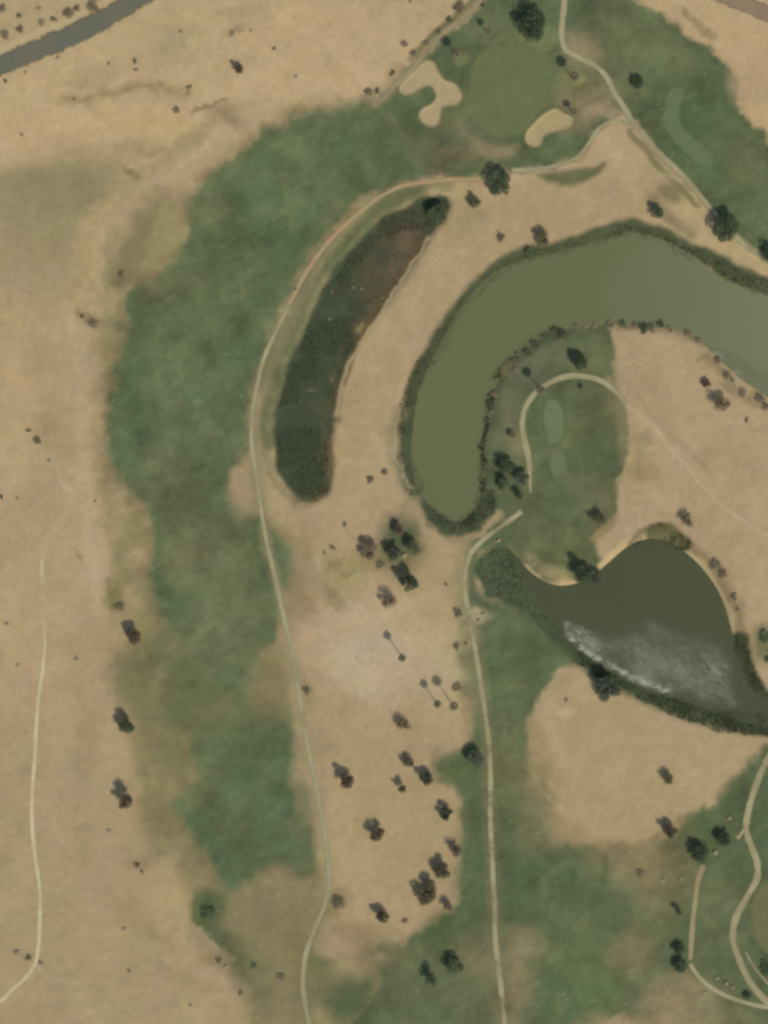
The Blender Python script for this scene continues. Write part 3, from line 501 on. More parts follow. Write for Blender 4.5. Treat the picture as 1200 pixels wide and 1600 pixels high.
# ------------------------------------------------------------------ ribbons: roads and paths
def ribbon(name, pts, w, mat, label, cat, lift=.05, seed=0, jit=.12, taper=0, wfun=None, fade=.15):
    P = smooth(pts, False, 8); out = [P[0]]; 
    # resample about every 4 units
    seg = np.linalg.norm(np.diff(P, axis=0), axis=1); L = np.concatenate([[0], np.cumsum(seg)]); n = max(int(L[-1]/4), 2)
    t = np.linspace(0, L[-1], n+1); X = np.interp(t, L, P[:, 0]); Y = np.interp(t, L, P[:, 1]); R = np.stack([X, Y], -1)
    T = np.gradient(R, axis=0); T /= np.linalg.norm(T, axis=1)[:, None]; Nn = np.stack([T[:, 1], -T[:, 0]], -1)
    jl = 1+jit*2*fbm(t, t*0+seed, 26, seed+1, 4, .6); jr = 1+jit*2*fbm(t, t*0+seed+50, 26, seed+2, 4, .6)
    ww = np.full(len(t), w*.88) if wfun is None else w*np.array([wfun(v) for v in t/L[-1]])
    if taper: e = np.clip(np.minimum(t, L[-1]-t)/taper, .25, 1); ww = ww*e
    cols = 5; ww = ww*(1+.22*fbm(t, t*0+seed*3, 9, seed+8, 3)); V = []; AL = []; US = (-1.3, -.72, 0, .72, 1.3); al = np.clip(1-fade+fade*1.8*(.5+1.2*fbm(t, t*0+seed*9, 34, seed+5, 4, .6)), 0, 1)
    for k in range(len(t)):
        for q in range(cols):
            u = US[q]; s = (jl[k] if u < 0 else jr[k])*ww[k]/2*u
            x, y = W(*(R[k]+Nn[k]*s)); z = hz(x, y)+lift*(1.0 if abs(u) < .99 else .45)
            V.append((x, y, z)); AL.append(al[k] if abs(u) < .99 else 0.0)
    F = [(k*cols+q, k*cols+q+1, (k+1)*cols+q+1, (k+1)*cols+q) for k in range(len(t)-1) for q in range(cols-1)]
    me = mesh_np(name, V, F, mat, smooth_=True)
    at = me.attributes.new('cover', 'FLOAT', 'POINT'); at.data.foreach_set('value', np.array(AL, np.float32))
    if me.polygons[0].normal.z < 0: me.flip_normals()
    return tag(link(name, me), label, cat, kind='structure')
ribbon('road', [(-90,142),(-40,122),(0,103),(60,77),(110,56),(165,28),(215,-2),(262,-28),(330,-75)], 33, M_ROAD, 'grey asphalt road crossing the upper left corner', 'road', .06, 1, .03)
ribbon('road', [(1040,-50),(1090,-26),(1145,-2),(1200,22),(1260,45),(1330,80)], 27, M_ROAD2, 'dusty brown road clipping the upper right corner', 'road', .06, 2, .03)
ribbon('cart_path', [(758,279),(730,280),(700,281),(660,285),(625,292),(590,310),(555,338),(520,370),(492,405),(470,440),(452,475)], 7.5, M_CONT, 'tan cart path curving from the round tree along the fairway top', 'path', .05, 3)
ribbon('cart_path', [(452,475),(430,520),(412,560),(402,600),(395,640),(393,690),(400,740),(407,790),(415,840),(427,890),(438,940),(450,990),(460,1040),(468,1090),(478,1150),(490,1210),(500,1260),(508,1310),
 (513,1350),(513,1385),(505,1420),(490,1455),(478,1490),(473,1530),(477,1570),(485,1610),(492,1680)], 8, M_CON, 'long cart path running down beside the big western fairway', 'path', .05, 4)
ribbon('cart_path', [(800,266),(840,264),(868,259),(890,252),(905,243),(920,224),(932,205),(946,194),(962,190),(980,192),(996,200)], 7.5, M_CON, 'short curved cart path linking the round tree to the fork', 'path', .054, 5)
ribbon('cart_path', [(881,-60),(882,-20),(882,0),(879,30),(878,60),(885,78),(905,90),(930,103),(948,120),(960,145),(975,168),(990,192),(1010,215),(1030,240),(1060,267),(1085,295),(1105,320),(1130,350),(1158,378),(1185,398),(1225,425),(1300,470)],
 9.6, M_CON, 'cart path running from the top edge down to the eastern tree', 'path', .05, 6)
ribbon('cart_path', [(980,632),(965,615),(945,598),(925,590),(900,587),(875,591),(852,602),(833,618),(820,640),(816,665),(820,690),(826,715),(828,745),(829,770)], 8.5, M_CON, 'hooked cart path looping round the island tees', 'path', .05, 7, wfun=lambda v: .55+.45*min(v*6, 1)-.6*max(v-.9, 0)/.1)
ribbon('cart_path', [(815,799),(790,818),(765,835),(748,850),(735,865),(727,890),(726,920),(732,960),(740,1000),(748,1050),(756,1100),(763,1150),(766,1200),(766,1260),(768,1320),(771,1380),(773,1420),(774,1470),(780,1520),(786,1570),(790,1620),(796,1700)],
 9, M_CON, 'central cart path running straight down from the neck between ponds', 'path', .05, 8, fade=.3)
ribbon('cart_path', [(1240,1110),(1215,1160),(1195,1195),(1180,1230),(1170,1265),(1166,1295),(1175,1325),(1184,1350),(1182,1375),(1165,1405),(1150,1435),(1145,1465),(1155,1500),(1172,1535),(1195,1562),(1225,1590),(1290,1640)],
 11, M_CON, 'wide winding cart path in the lower right corner', 'path', .05, 9, .1)
ribbon('path', [(1168,1290),(1160,1300),(1152,1311)], 6, M_GRAV, 'short pinkish spur off the winding cart path', 'path', .06, 10)
ribbon('path', [(1099,1352),(1090,1380),(1085,1420),(1081,1460),(1079,1500)], 9, M_GRAV, 'dusty brown gravel path below the two dark trees', 'path', .05, 11)
ribbon('path', [(1079,1506),(1090,1524),(1112,1544),(1140,1558),(1170,1568),(1200,1574),(1270,1580)], 7.5, M_CON, 'pale path bending right along the bottom edge', 'path', .05, 12)
ribbon('path', [(1165,1488),(1178,1510),(1192,1528),(1212,1548)], 3.2, M_GRAV, 'thin pale edging strip inside the winding cart path', 'path', .05, 13)
ribbon('path', [(66,868),(65,885),(65,914)], 6.5, M_TRAIL, 'short isolated scrap of pale trail on the western sand', 'path', .05, 14, .25, 20)
ribbon('path', [(67,968),(70,1000),(66,1050),(60,1090),(56,1140),(54,1190),(50,1240),(50,1290),(55,1340),(62,1390),(62,1440),(60,1480),(55,1505),(40,1528),(20,1545),(0,1565),(-60,1600)],
 7, M_TRAIL, 'thin pale dirt trail winding down the western sand', 'path', .05, 15, .2, 60)
ribbon('path', [(762,-20),(748,4),(722,28),(692,53),(664,84),(640,112),(615,136),(594,156)], 6.5, M_GRAV, 'straight dirt track running diagonally to the top green', 'path', .05, 16, .15, 20)

# ------------------------------------------------------------------ foliage
rnd = np.random.RandomState(7)
def rand_dirs(n, r):
    v = r.normal(size=(n, 3)); return v/np.linalg.norm(v, axis=1)[:, None]
def leaves(P, size, r, flat=.35):
    """one small pointed quad per point"""
    n = len(P); d = rand_dirs(n, r); up = rand_dirs(n, r); up[:, 2] += flat*2.2
    a = np.cross(d, up); a /= np.linalg.norm(a, axis=1)[:, None]+1e-9; bb_ = np.cross(up/np.linalg.norm(up, axis=1)[:, None], a)
    s = size*(.6+.8*r.rand(n, 1)); w = s*.55
    V = np.stack([P-a*s, P-bb_*w, P+a*s, P+bb_*w], 1).reshape(-1, 3); F = np.arange(4*n).reshape(-1, 4); return V, F
def crown_mesh(seed, mat, kind):
    """unit crown: radius about 1, resting with its centre at the origin"""
    r = np.random.RandomState(seed); lobes = []
    nl = {'round': 16, 'ragged': 13, 'sparse': 11, 'bush': 9, 'small': 5}[kind]
    for k in range(nl):
        a = r.rand()*6.283; q = math.sqrt(r.rand())*(.66 if kind != 'ragged' else .74); z = (r.rand()-.45)*(1.0 if kind != 'bush' else .6)*(1-.5*q)
        lobes.append((q*math.cos(a), q*math.sin(a), z, .28+.2*r.rand()))
    n = {'round': 3200, 'ragged': 2800, 'sparse': 900, 'bush': 800, 'small': 260}[kind]
    li = r.randint(0, nl, n); L = np.array(lobes)[li]; d = rand_dirs(n, r); rr = L[:, 3:4]*(.55+.5*r.rand(n, 1))
    P = L[:, :3]+d*rr*np.array([1.0, 1.0, .8]); 
    V, F = leaves(P, {'round': .060, 'ragged': .065, 'sparse': .075, 'bush': .085, 'small': .15}[kind], r)
    return mesh_np('crown', V, F, mat)
def trunk_mesh(seed, kind):
    """trunk of height 1 with limbs fanning into the crown"""
    r = np.random.RandomState(seed); V = []; F = []
    def tube(pts, rad, k=6):
        base = len(V)
        for p, q in zip(pts, rad):
            for j in range(k):
                a = j/k*6.2832; V.append((p[0]+q*math.cos(a), p[1]+q*math.sin(a), p[2]))
        for i in range(len(pts)-1):
            for j in range(k): F.append((base+i*k+j, base+i*k+(j+1) % k, base+(i+1)*k+(j+1) % k, base+(i+1)*k+j))
    tube([(0, 0, -.06), (.01, 0, .2), (.0, .02, .45), (.01, .01, .7)], [.055, .04, .034, .024])
    for k in range(6):
        a = k*1.05+r.rand(); h = .32+.06*k; e = .34+.12*r.rand()
        tube([(0, 0, h), (e*.5*math.cos(a), e*.5*math.sin(a), h+.16), (e*math.cos(a), e*math.sin(a), h+.26)], [.022, .016, .007], 5)
    return mesh_np('trunk', V, F, M_BARK)
cache = {}
def cm(kind, v, mk):
    k = (kind, v, mk)
    if k not in cache: cache[k] = crown_mesh(hash_i(kind)*31+v*7+3, LM[mk], kind)
    return cache[k]
def hash_i(s): return sum(ord(c)*(i+1) for i, c in enumerate(s)) % 997
trunks = [trunk_mesh(s, 'a') for s in range(3)]
ux, uy = -SDIR[0]/math.hypot(*SDIR), -SDIR[1]/math.hypot(*SDIR)       # shadow direction, world
CAM_H = 1500.0
def ground_pos(cx, cy, w, length):
    """crown centre in map units from the joint footprint of crown and shadow; crown mid height in metres"""
    off = max(length-w, 0); hm = .72*off*S*math.tan(math.radians(SUN_EL))
    x = cx-ux*off/2; y = cy+uy*off/2
    X, Y = W(x, y); hm = max(hm, w*S*.36); f = 1-hm/CAM_H
    return X*f, Y*f, hm
TC = 0
def tree(cx, cy, w, length, mk, kind, label, group, name='broadleaf_tree', cat='tree'):
    global TC
    TC += 1; X, Y, hm = ground_pos(cx, cy, w, length); z = hz(X, Y); R = w*S/2*1.06; r = random.Random(TC)
    root = bpy.data.objects.new(name, None); C.objects.link(root); root.location = (X, Y, z); root.empty_display_size = .5
    tag(root, label, cat, group); rot = r.random()*6.28
    t = link('trunk', trunks[TC % 3], root); tz = hm*1.35; t.scale = (max(R*1.6, 1.2), max(R*1.6, 1.2), tz); t.rotation_euler[2] = rot
    c = link('crown', cm(kind, TC % 4, mk), root); c.location = (0, 0, hm); c.scale = (R, R*(.9+.2*r.random()), hm*.88); c.rotation_euler[2] = rot
    return root
def bush(cx, cy, w, length, mk, label, group, name='desert_shrub', cat='shrub', kind='bush'):
    global TC
    TC += 1; X, Y, hm = ground_pos(cx, cy, w, length); z = hz(X, Y); R = w*S/2*1.08; r = random.Random(TC+99)
    hm *= .5; mk = {'o': 'O', 'b': 'B', 't': 'T'}.get(mk, mk)
    o = link(name, cm(kind, TC % 3, mk), None); o.location = (X, Y, z+hm*.8); o.scale = (R, R*(.85+.3*r.random()), hm*1.0); o.rotation_euler[2] = r.random()*6.28
    return tag(o, label, cat, group)
def palm_crown(seed):
    r = np.random.RandomState(seed); V = []; F = []
    for k in range(26):
        a = k*2.399; el = 1.1-1.5*(k/26); L = .85+.3*r.rand(); px_, pz = 0, 0; ang = el; segs = 7; pts = []
        for s in range(segs+1):
            pts.append((px_, pz)); px_ += L/segs*math.cos(ang); pz += L/segs*math.sin(ang); ang -= .30
        ca_, sa_ = math.cos(a), math.sin(a)
        for s in range(segs):
            (x0, z0), (x1, z1) = pts[s], pts[s+1]
            for side in (-1, 1):
                for h in (0, .5):
                    xa = x0+(x1-x0)*h; za = z0+(z1-z0)*h; xb = xa+(x1-x0)*.42; zb = za+(z1-z0)*.42; wd = .24*math.sin(math.pi*min((s+h+1.0)/(segs+1), 1))*side+.02*side
                    q = [(xa, 0, za), (xb, 0, zb), (xb+.08, wd, zb-.06), (xa+.09, wd, za-.06)]
                    bidx = len(V)
                    for (x, y, z) in q: V.append((x*ca_-y*sa_, x*sa_+y*ca_, z))
                    F.append((bidx, bidx+1, bidx+2, bidx+3))
    return mesh_np('crown', V, F, LM['p'])
def palm_trunk():
    V = []; F = []; k = 8; n = 14
    for i in range(n+1):
        t = i/n; q = (.20-.07*t)*(1.12 if i % 2 else 1.0)
        for j in range(k): a = j/k*6.2832; V.append((q*math.cos(a)+.25*t*t, q*math.sin(a), t-.03))
    for i in range(n):
        for j in range(k): F.append((i*k+j, i*k+(j+1) % k, (i+1)*k+(j+1) % k, (i+1)*k+j))
    return mesh_np('trunk', V, F, M_BARK)
PC = [palm_crown(1), palm_crown(2)]; PT = palm_trunk()
def palm(sx_, sy_, w, h, label, group):
    """placed from where the crown's shadow falls"""
    global TC
    TC += 1; X, Y = W(sx_, sy_); d = h/math.tan(math.radians(SUN_EL)); X -= ux*d; Y -= uy*d; z = hz(X, Y)
    root = bpy.data.objects.new('palm_tree', None); C.objects.link(root); root.location = (X, Y, z); tag(root, label, 'palm tree', group)
    t = link('trunk', PT, root); t.scale = (1, 1, h); t.rotation_euler[2] = TC*1.3
    c = link('crown', PC[TC % 2], root); R = w*S/2*1.45; c.location = (.25*math.cos(TC*1.3), .25*math.sin(TC*1.3), h-.1); c.scale = (R, R, R*.85); c.rotation_euler[2] = TC*1.3

T = tree; GT = 'broadleaf trees of the golf course'
# name: x, y, crown width, footprint length, colour, crown kind, label
for a in [
 (775,279,40,58,'d','round','big round dark tree standing on the cart path bend above the marsh'),
 (830,32,50,66,'d','round','huge dark tree just above the round putting green'),
 (1130,348,46,68,'d','round','large dark tree where the eastern cart path reaches the pond bank'),
 (1200,392,30,42,'d','round','dark tree cut by the right edge beside the eastern cart path'),
 (993,124,20,32,'d','round','small dark tree right of the cart path in the upper rough'),
 (1022,325,22,36,'g','ragged','pointed olive green tree on the pond bank below the path fork'),
 (847,370,26,34,'o','ragged','rounded olive brown tree on the north bank of the curved pond'),
 (825,390,14,20,'g','round','small green tree on the pond bank left of the olive brown one'),
 (740,312,22,28,'o','ragged','soft olive tree just below the cart path, left of the big round tree'),
 (682,334,36,42,'g','round','mid green tree at the top tip of the marsh'),
 (902,557,28,44,'d','round','dark tree inside the hook of the island cart path, at its top'),
 (788,724,26,44,'d','ragged','northern tree of the dark clump on the west bank of the island'),
 (812,742,24,40,'s','ragged','greyish eastern tree of the dark clump touching the island cart path'),
 (782,750,20,34,'d','ragged','western tree of the dark clump at the water edge of the island'),
 (808,768,20,32,'d','sparse','thin southern tree of the dark clump beside the island cart path'),
 (797,677,12,20,'b','ragged','small brown tree alone on the island bank north of the dark clump'),
 (905,885,32,58,'d','ragged','dark spreading tree overhanging the heart shaped pond from the island'),
 (927,897,28,40,'s','sparse','feathery grey green tree leaning out over the heart shaped pond'),
 (933,808,26,34,'o','sparse','thin olive tree on the southern end of the island turf'),
 (1073,810,24,30,'t','sparse','pale brown bare tree above the top of the heart shaped pond'),
 (942,1068,42,68,'s','ragged','big grey green tree with long shadow on the south bank of the heart shaped pond'),
 (1041,1211,20,34,'o','round','lone olive tree in the eastern sand patch below the heart shaped pond'),
 (1040,1292,22,40,'b','ragged','brownish tree at the bottom edge of the eastern sand patch'),
 (1091,1330,32,40,'d','round','rounder left tree of the dark pair above the gravel path'),
 (1127,1305,24,38,'d','round','upper right tree of the dark pair near the winding cart path'),
 (1057,1418,14,26,'d','sparse','small dark tree left of the gravel path'),
 (1058,1478,20,32,'d','round','upper of two touching dark trees at the foot of the gravel path'),
 (1060,1504,26,38,'d','round','lower of two touching dark trees at the foot of the gravel path'),
 (1166,1553,12,18,'d','round','small green tree between the pale path and the winding cart path'),
 (203,987,28,48,'b','round','brown crowned tree on the left margin of the fairway, highest of three'),
 (190,1126,28,52,'d','round','black green tree on the left margin of the fairway, middle of three'),
 (185,1239,26,56,'b','ragged','slim brown tree on the left margin of the fairway, lowest of three'),
 (535,1209,25,50,'b','ragged','dark brown tree beside the long cart path, between it and a faint bush'),
 (583,1294,24,46,'b','ragged','brown tree alone in the middle of the southern sand'),
 (592,1423,22,42,'o','round','olive tree near the bottom of the southern sand, beside a tiny shrub'),
 (634,1188,18,30,'b','ragged','small brown tree touching the left side of a darker tree'),
 (661,1208,24,42,'d','ragged','dark tree at the edge of the small green patch, right of a brown one'),
 (739,1180,32,46,'s','round','grey green tree touching the left edge of the central cart path'),
 (693,1266,22,38,'d','ragged','dark tree below the small green patch at the sand margin'),
 (706,1322,22,38,'b','sparse','thin grey brown tree topping the row of four at the sand margin'),
 (687,1353,30,48,'o','ragged','second tree down in the row of four at the sand margin'),
 (661,1386,40,60,'o','ragged','largest tree of the row of four at the sand margin'),
 (697,1410,20,32,'b','sparse','thin brown tree ending the row of four at the sand margin'),
 (706,1506,28,46,'g','ragged','mid green tree on the turf at the bottom, right of a blackish one'),
 (668,1520,26,46,'d','sparse','blackish open tree on the turf at the bottom, left of a greener one'),
 (630,898,30,60,'d','ragged','very dark leaning tree in the centre, below the mixed clump'),
 (641,848,24,42,'g','round','rounded green tree in the mixed clump left of the neck between ponds'),
 (612,858,24,44,'s','ragged','grey green tree on the left side of the mixed clump'),
 (617,822,20,34,'b','ragged','reddish brown tree at the top of the mixed clump'),
 (603,932,26,44,'b','sparse','faded brown tree just below the very dark leaning tree'),
 (574,856,30,44,'t','ragged','wide straw brown tree left of the mixed clump'),
 (627,1126,26,38,'t','sparse','pale leafless tree alone on the whitish sand'),
 (369,101,16,30,'b','ragged','small brown tree alone on the bright sand at the top'),
 (1122,622,28,50,'t','sparse','large faded brown tree on the sand by the eastern shore of the island'),
 (1101,597,14,22,'b','ragged','small brown tree touching the large faded one by the eastern shore'),
 (622,1223,14,34,'t','ragged','faint slim brown tree beside the dark brown one in the southern sand'),
 ]: T(*a, GT)

GP = 'palm trees of the golf course'
for a in [(695,61,13,7.5,'palm standing in the rough left of the putting green'),(748,33,10,6,'small palm between the putting green and the diagonal track'),(875,95,14,9,'palm between the putting green and the path bend'),
 (885,161,10,5,'short palm just above the right hand bunker'),(823,579,13,9.5,'palm at the left side of the island path loop'),(603,990,11,10.8,'palm alone on the whitish sand of the centre'),
 (660,1067,11,9.5,'left palm of the pair on the pale sand by the central path'),(681,1063,13,12,'right palm of the pair on the pale sand by the central path')]:
    palm(*a, GP)

GD_ = 'shrubs scattered over the desert sand'
for a in [
 (142,6,26,34,'o','big olive shrub above the road in the upper left corner'),(104,18,20,26,'b','brown shrub left of the big olive one above the road'),(118,11,12,16,'b','small brown shrub between the brown and the olive ones above the road'),
 (83,28,11,15,'o','compact olive shrub nearest the road edge above it'),(64,33,12,16,'t','pale straw shrub above the road between two darker ones'),(29,22,10,14,'o','small olive shrub above the road, right of the corner shrub'),
 (30,43,14,20,'b','brown shrub above the road, upper of two near the left edge'),(7,52,15,18,'b','brown shrub above the road touching the left edge'),(2,10,14,20,'b','dark shrub in the very upper left corner'),
 (60,12,9,12,'t','tiny straw shrub near the top left edge'),(39,113,7,9,'b','tiny shrub on the lower shoulder of the road'),(7,126,7,9,'d','tiny dark shrub under the road at the left edge'),(90,90,8,9,'t','pale tuft on the lower shoulder of the road'),
 (170,99,8,11,'b','tiny shrub on the sand below the road, left of a stacked pair'),(209,94,8,11,'b','upper of two tiny stacked shrubs below the road'),(212,108,7,9,'b','lower of two tiny stacked shrubs below the road'),
 (274,169,13,18,'b','dark brown round shrub at the end of the brown streak'),(33,210,6,8,'b','lone tiny shrub near the left edge under the road'),(295,136,10,11,'b','low flat shrub right of the long brown streak'),
 (116,153,7,10,'b','tiny dark shrub inside the long brown streak'),(428,75,7,10,'b','lone tiny shrub on the bright sand at the top'),(462,118,6,8,'t','tiny pale shrub on the bright sand at the top'),(641,3,8,10,'b','tiny shrub at the top edge near the diagonal track'),
 (283,49,7,8,'t','tiny straw tuft on the sand right of the road end'),(362,51,9,12,'t','straw tuft above the small brown tree'),(392,46,6,8,'b','tiny shrub right of the straw tuft at the top'),
 (779,366,15,28,'b','brown shrub alone on the sand crescent between marsh and pond'),(578,748,14,18,'b','dark round shrub on the sand south of the marsh'),(600,736,12,16,'o','olive shrub right of the dark round one south of the marsh'),
 (537,818,8,11,'b','small shrub on the sand just below the marsh tip'),(519,854,10,15,'b','right shrub of a close pair on the central sand'),(505,862,8,11,'b','left shrub of a close pair on the central sand'),
 (592,880,14,20,'o','olive shrub at the foot of the mixed clump'),(652,857,12,18,'o','brownish olive shrub on the right side of the mixed clump'),(697,911,10,15,'b','little brown shrub left of the central path bend'),(714,955,16,22,'o','olive shrub against the left edge of the central path'),
 (712,1008,14,18,'o','dark olive shrub left of the central path, below another'),(727,1006,9,12,'o','tiny olive shrub touching the central path'),(712,1071,16,24,'o','round olive shrub right of the pair of palms'),
 (477,1076,16,26,'o','soft olive shrub just right of the long cart path'),(527,1410,24,28,'o','soft olive shrub right of the long cart path bend'),(632,1437,10,13,'b','tiny round shrub near the bottom of the southern sand'),
 (1166,655,9,12,'b','tiny shrub east of the large faded brown tree'),(1198,1027,12,18,'d','dark shrub at the right edge beside the heart shaped pond'),(1196,1512,24,30,'d','dark shrub at the right edge below the lower green'),
 (44,1495,12,15,'b','brown shrub left of the trail bend in the lower left'),(64,1503,11,15,'o','olive shrub right of the trail bend in the lower left'),(25,1486,10,13,'t','straw tuft left of the trail bend shrubs'),
 (201,1517,7,9,'b','lone tiny shrub on the lower left sand'),(147,782,7,11,'b','tiny shrub on the sand left of the fairway waist'),(27,778,6,8,'t','tiny straw tuft near the left edge beside the waist'),(1,775,8,12,'d','dark shrub at the left edge of the photo'),
 (57,686,13,16,'o','low olive shrub on the western sand by the pale spot'),(44,672,8,11,'o','smaller olive shrub touching the low one on the western sand'),(10,974,7,9,'t','tiny straw tuft at the left edge above the trail'),(27,1040,8,9,'t','flat straw tuft between the left edge and the trail'),
 (119,1030,7,8,'t','tiny tuft on the sand left of the highest fairway tree'),(170,1297,9,12,'t','straw tuft below the slim brown fairway tree'),(145,505,16,20,'b','brown shrub on the left edge of the rough, at mid height'),(127,492,7,13,'o','narrow olive shrub left of the brown one on the rough edge'),
 (187,425,12,18,'o','olive shrub in the rough above the fairway shoulder'),(210,655,1,1,'o',''),
 (575,142,14,18,'o','olive shrub at the lower end of the diagonal track'),(588,140,10,13,'b','brown shrub touching the olive one at the lower track end'),(612,112,11,16,'o','olive shrub above the lower part of the diagonal track'),
 (630,65,12,18,'b','brown shrub standing off the diagonal track on the sand side'),(717,9,20,24,'o','green shrub at the top of the diagonal track'),(700,28,12,16,'g','shrub in the row beside the track, below the top one'),(684,46,11,15,'g','middle shrub of the row beside the diagonal track'),
 (665,66,11,15,'o','shrub in the row beside the track, second from its lower end'),(645,82,12,15,'o','lowest shrub of the row beside the diagonal track'),(753,5,10,14,'d','dark shrub at the top edge right of the track'),
 (438,1525,14,18,'o','olive shrub left of the long cart path near the bottom'),(340,1500,12,16,'o','olive shrub on the lower left sand margin'),(352,1508,9,11,'t','straw tuft touching an olive shrub on the lower left margin'),(325,1426,24,28,'g','broad green thicket alone below the fairway'),
 (375,1550,9,12,'o','small shrub near the bottom, left of the last turf'),(296,1570,8,9,'t','lone straw tuft near the bottom left edge'),(193,1450,7,9,'t','tiny tuft in the middle of the lower left sand'),(212,1350,12,18,'o','low olive shrub on the sand below the three margin trees'),
 (222,1362,9,12,'b','small brown shrub touching the low olive one below the margin trees'),(1134,585,12,15,'b','shrub on the eastern island shore above the faded tree'),(1143,592,9,12,'o','tiny shrub touching another on the eastern island shore'),
 (1160,612,14,17,'b','brown shrub on the eastern island shore, right of the faded tree'),(1186,620,16,22,'o','olive shrub on the eastern island shore near the right edge'),(1196,634,14,18,'b','brown shrub at the right edge on the eastern island shore'),
 (1119,560,14,20,'b','dark shrub at the corner of the eastern island shore'),(847,545,1,1,'o',''),
 (905,602,10,13,'d','small dark shrub inside the island path loop under the tree'),(1195,995,26,30,'g','green thicket at the right edge beside the heart shaped pond'),
 (1115,880,20,28,'o','olive shrub on the east bank of the heart shaped pond, uppermost'),(1127,893,16,22,'b','brown shrub on the east bank of the heart shaped pond, second down'),(1145,930,14,20,'o','olive shrub on the east bank of the heart shaped pond, third down'),
 (1153,950,10,15,'o','small shrub on the east bank of the heart shaped pond, lowest'),(885,1093,8,10,'t','straw tuft on the sand left of the big bank tree'),(1117,1268,1,1,'o',''),(1000,1362,14,18,'o','low shrub on the dry turf below the eastern sand patch'),
 (395,1508,12,16,'g','green shrub in the straggling turf of the lower left'),(185,945,16,22,'o','olive thicket just above the highest fairway tree'),(700,1345,1,1,'o','')]:
    if a[5]: bush(*a, GD_, kind='bush' if a[2] > 11 else 'small')
GB = 'shrubs lining the inner bank of the curved pond'
for i, a in enumerate([(772,612,14,20,'b','uppermost shrub on the west shore of the island'),(766,640,11,15,'o','shrub on the west shore of the island left of the path loop'),(803,562,15,21,'o','shrub on the inner bank left of the path loop top'),
 (803,576,9,12,'b','tiny shrub right under another on the inner bank by the loop palm'),(823,548,14,19,'g','leafy shrub on the inner bank, left of the sloping row'),(836,537,15,20,'g','middle shrub of the sloping row on the inner bank'),(849,527,13,18,'g','upper right shrub of the sloping row on the inner bank'),
 (876,517,16,21,'d','dark shrub on the inner bank above the island tree'),(875,529,8,11,'b','tiny brown shrub right below the dark one above the island tree'),(899,507,13,18,'o','shrub on the inner bank where it turns flat'),
 (915,510,8,10,'t','tiny straw shrub on the flat inner bank'),(930,508,9,12,'t','straw shrub on the flat inner bank left of two green ones'),(951,506,14,17,'o','left of two round green shrubs on the flat inner bank'),(972,503,14,17,'g','right of two round green shrubs on the flat inner bank'),
 (993,507,11,14,'b','small brown shrub leading the thick cluster of the inner bank'),(1006,511,19,24,'d','widest shrub of the thick cluster on the inner bank'),(1018,511,16,22,'o','olive shrub in the thick cluster of the inner bank'),(1031,504,14,18,'d','dark shrub ending the thick cluster of the inner bank'),
 (1046,514,10,13,'b','brown shrub right of the thick cluster on the inner bank'),(1073,518,14,18,'b','brown shrub on the inner bank where it starts to fall'),(1090,529,11,15,'b','brown shrub alone on the falling inner bank')]):
    bush(*a, GB, name='bank_shrub', kind='bush' if a[2] > 11 else 'small')

# ------------------------------------------------------------------ reeds: masses nobody could count
def inside(P, x, y):
    return sdf(x, y, P, True) < 0
def reeds(name, polys, dens, h0, h1, mk, label, seed, size=.42, patch=.5):
    r = np.random.RandomState(seed); VV = []; FF = []; off = 0
    for pts in polys:
        P = smooth(pts, True, 3); x0, y0 = P.min(0)-3; x1, y1 = P.max(0)+3
        n = int((x1-x0)*(y1-y0)*S*S*dens*1.7); x = x0+r.rand(n)*(x1-x0); y = y0+r.rand(n)*(y1-y0)
        d = sdf(x+6*fbm(x, y, 18, seed, 3), y+6*fbm(x, y, 18, seed+9, 3), P, True); cl = fbm(x, y, 14, seed+4, 3)
        k = (d < 0) & (r.rand(n) < np.clip(.75+cl*.4+patch*2.2*fbm(x, y, 44, seed+14, 4), .03, 1)); x, y, cl = x[k], y[k], cl[k]
        i = np.clip(np.searchsorted(gx, (x-600)*S), 0, NX-1); j = np.clip(np.searchsorted(gy, (800-y)*S), 0, NY-1)
        z = np.maximum(H[j, i], WATER_Z-.2); hh = (h0+(h1-h0)*r.rand(len(x)))*(1+.4*cl)
        X, Y = (x-600)*S, (800-y)*S; m = len(x); a = r.rand(m)*6.283; lean = .15+.55*r.rand(m); w = size*(.25+.3*r.rand(m))
        dx, dy = np.cos(a), np.sin(a)
        B = np.stack([X, Y, z-.05], -1); side = np.stack([-dy, dx, 0*dx], -1)*w[:, None]; d1 = np.stack([dx*lean*hh*.45, dy*lean*hh*.45, hh*.65], -1); d2 = np.stack([dx*lean*hh, dy*lean*hh, hh*.9], -1)
        Vx = np.stack([B-side*.4, B+side*.4, B+d1+side, B+d2, B+d1-side], 1).reshape(-1, 3); Fx = np.arange(5*m).reshape(-1, 5)+off; off += 5*m; VV.append(Vx); FF.append(Fx)
    o = link(name, mesh_np(name, np.concatenate(VV), np.concatenate(FF), REED[mk])); return tag(o, label, 'reeds', kind='stuff')
def band(line, w):
    P = smooth(line, False, 2); T_ = np.gradient(P, axis=0); T_ /= np.linalg.norm(T_, axis=1)[:, None]; n = np.stack([T_[:, 1], -T_[:, 0]], -1)*w/2
    return [tuple(p) for p in np.concatenate([P+n, (P-n)[::-1]])]
reeds('reed_bed', [[(638,322),(660,308),(688,306),(700,320),(680,350),(640,360),(600,375),(575,400),(560,450),(560,505),(545,555),(528,600),(520,660),(512,695),(514,765),(498,778),(480,782),(462,772),(447,753),(434,728),(430,690),(431,650),(443,610),(453,570),(468,540),(483,500),(503,457),(532,412),(567,372),(602,340)]],
      7, .25, .5, 'd', 'dark green reeds filling the long crescent marsh', 21, .4, 1.0)
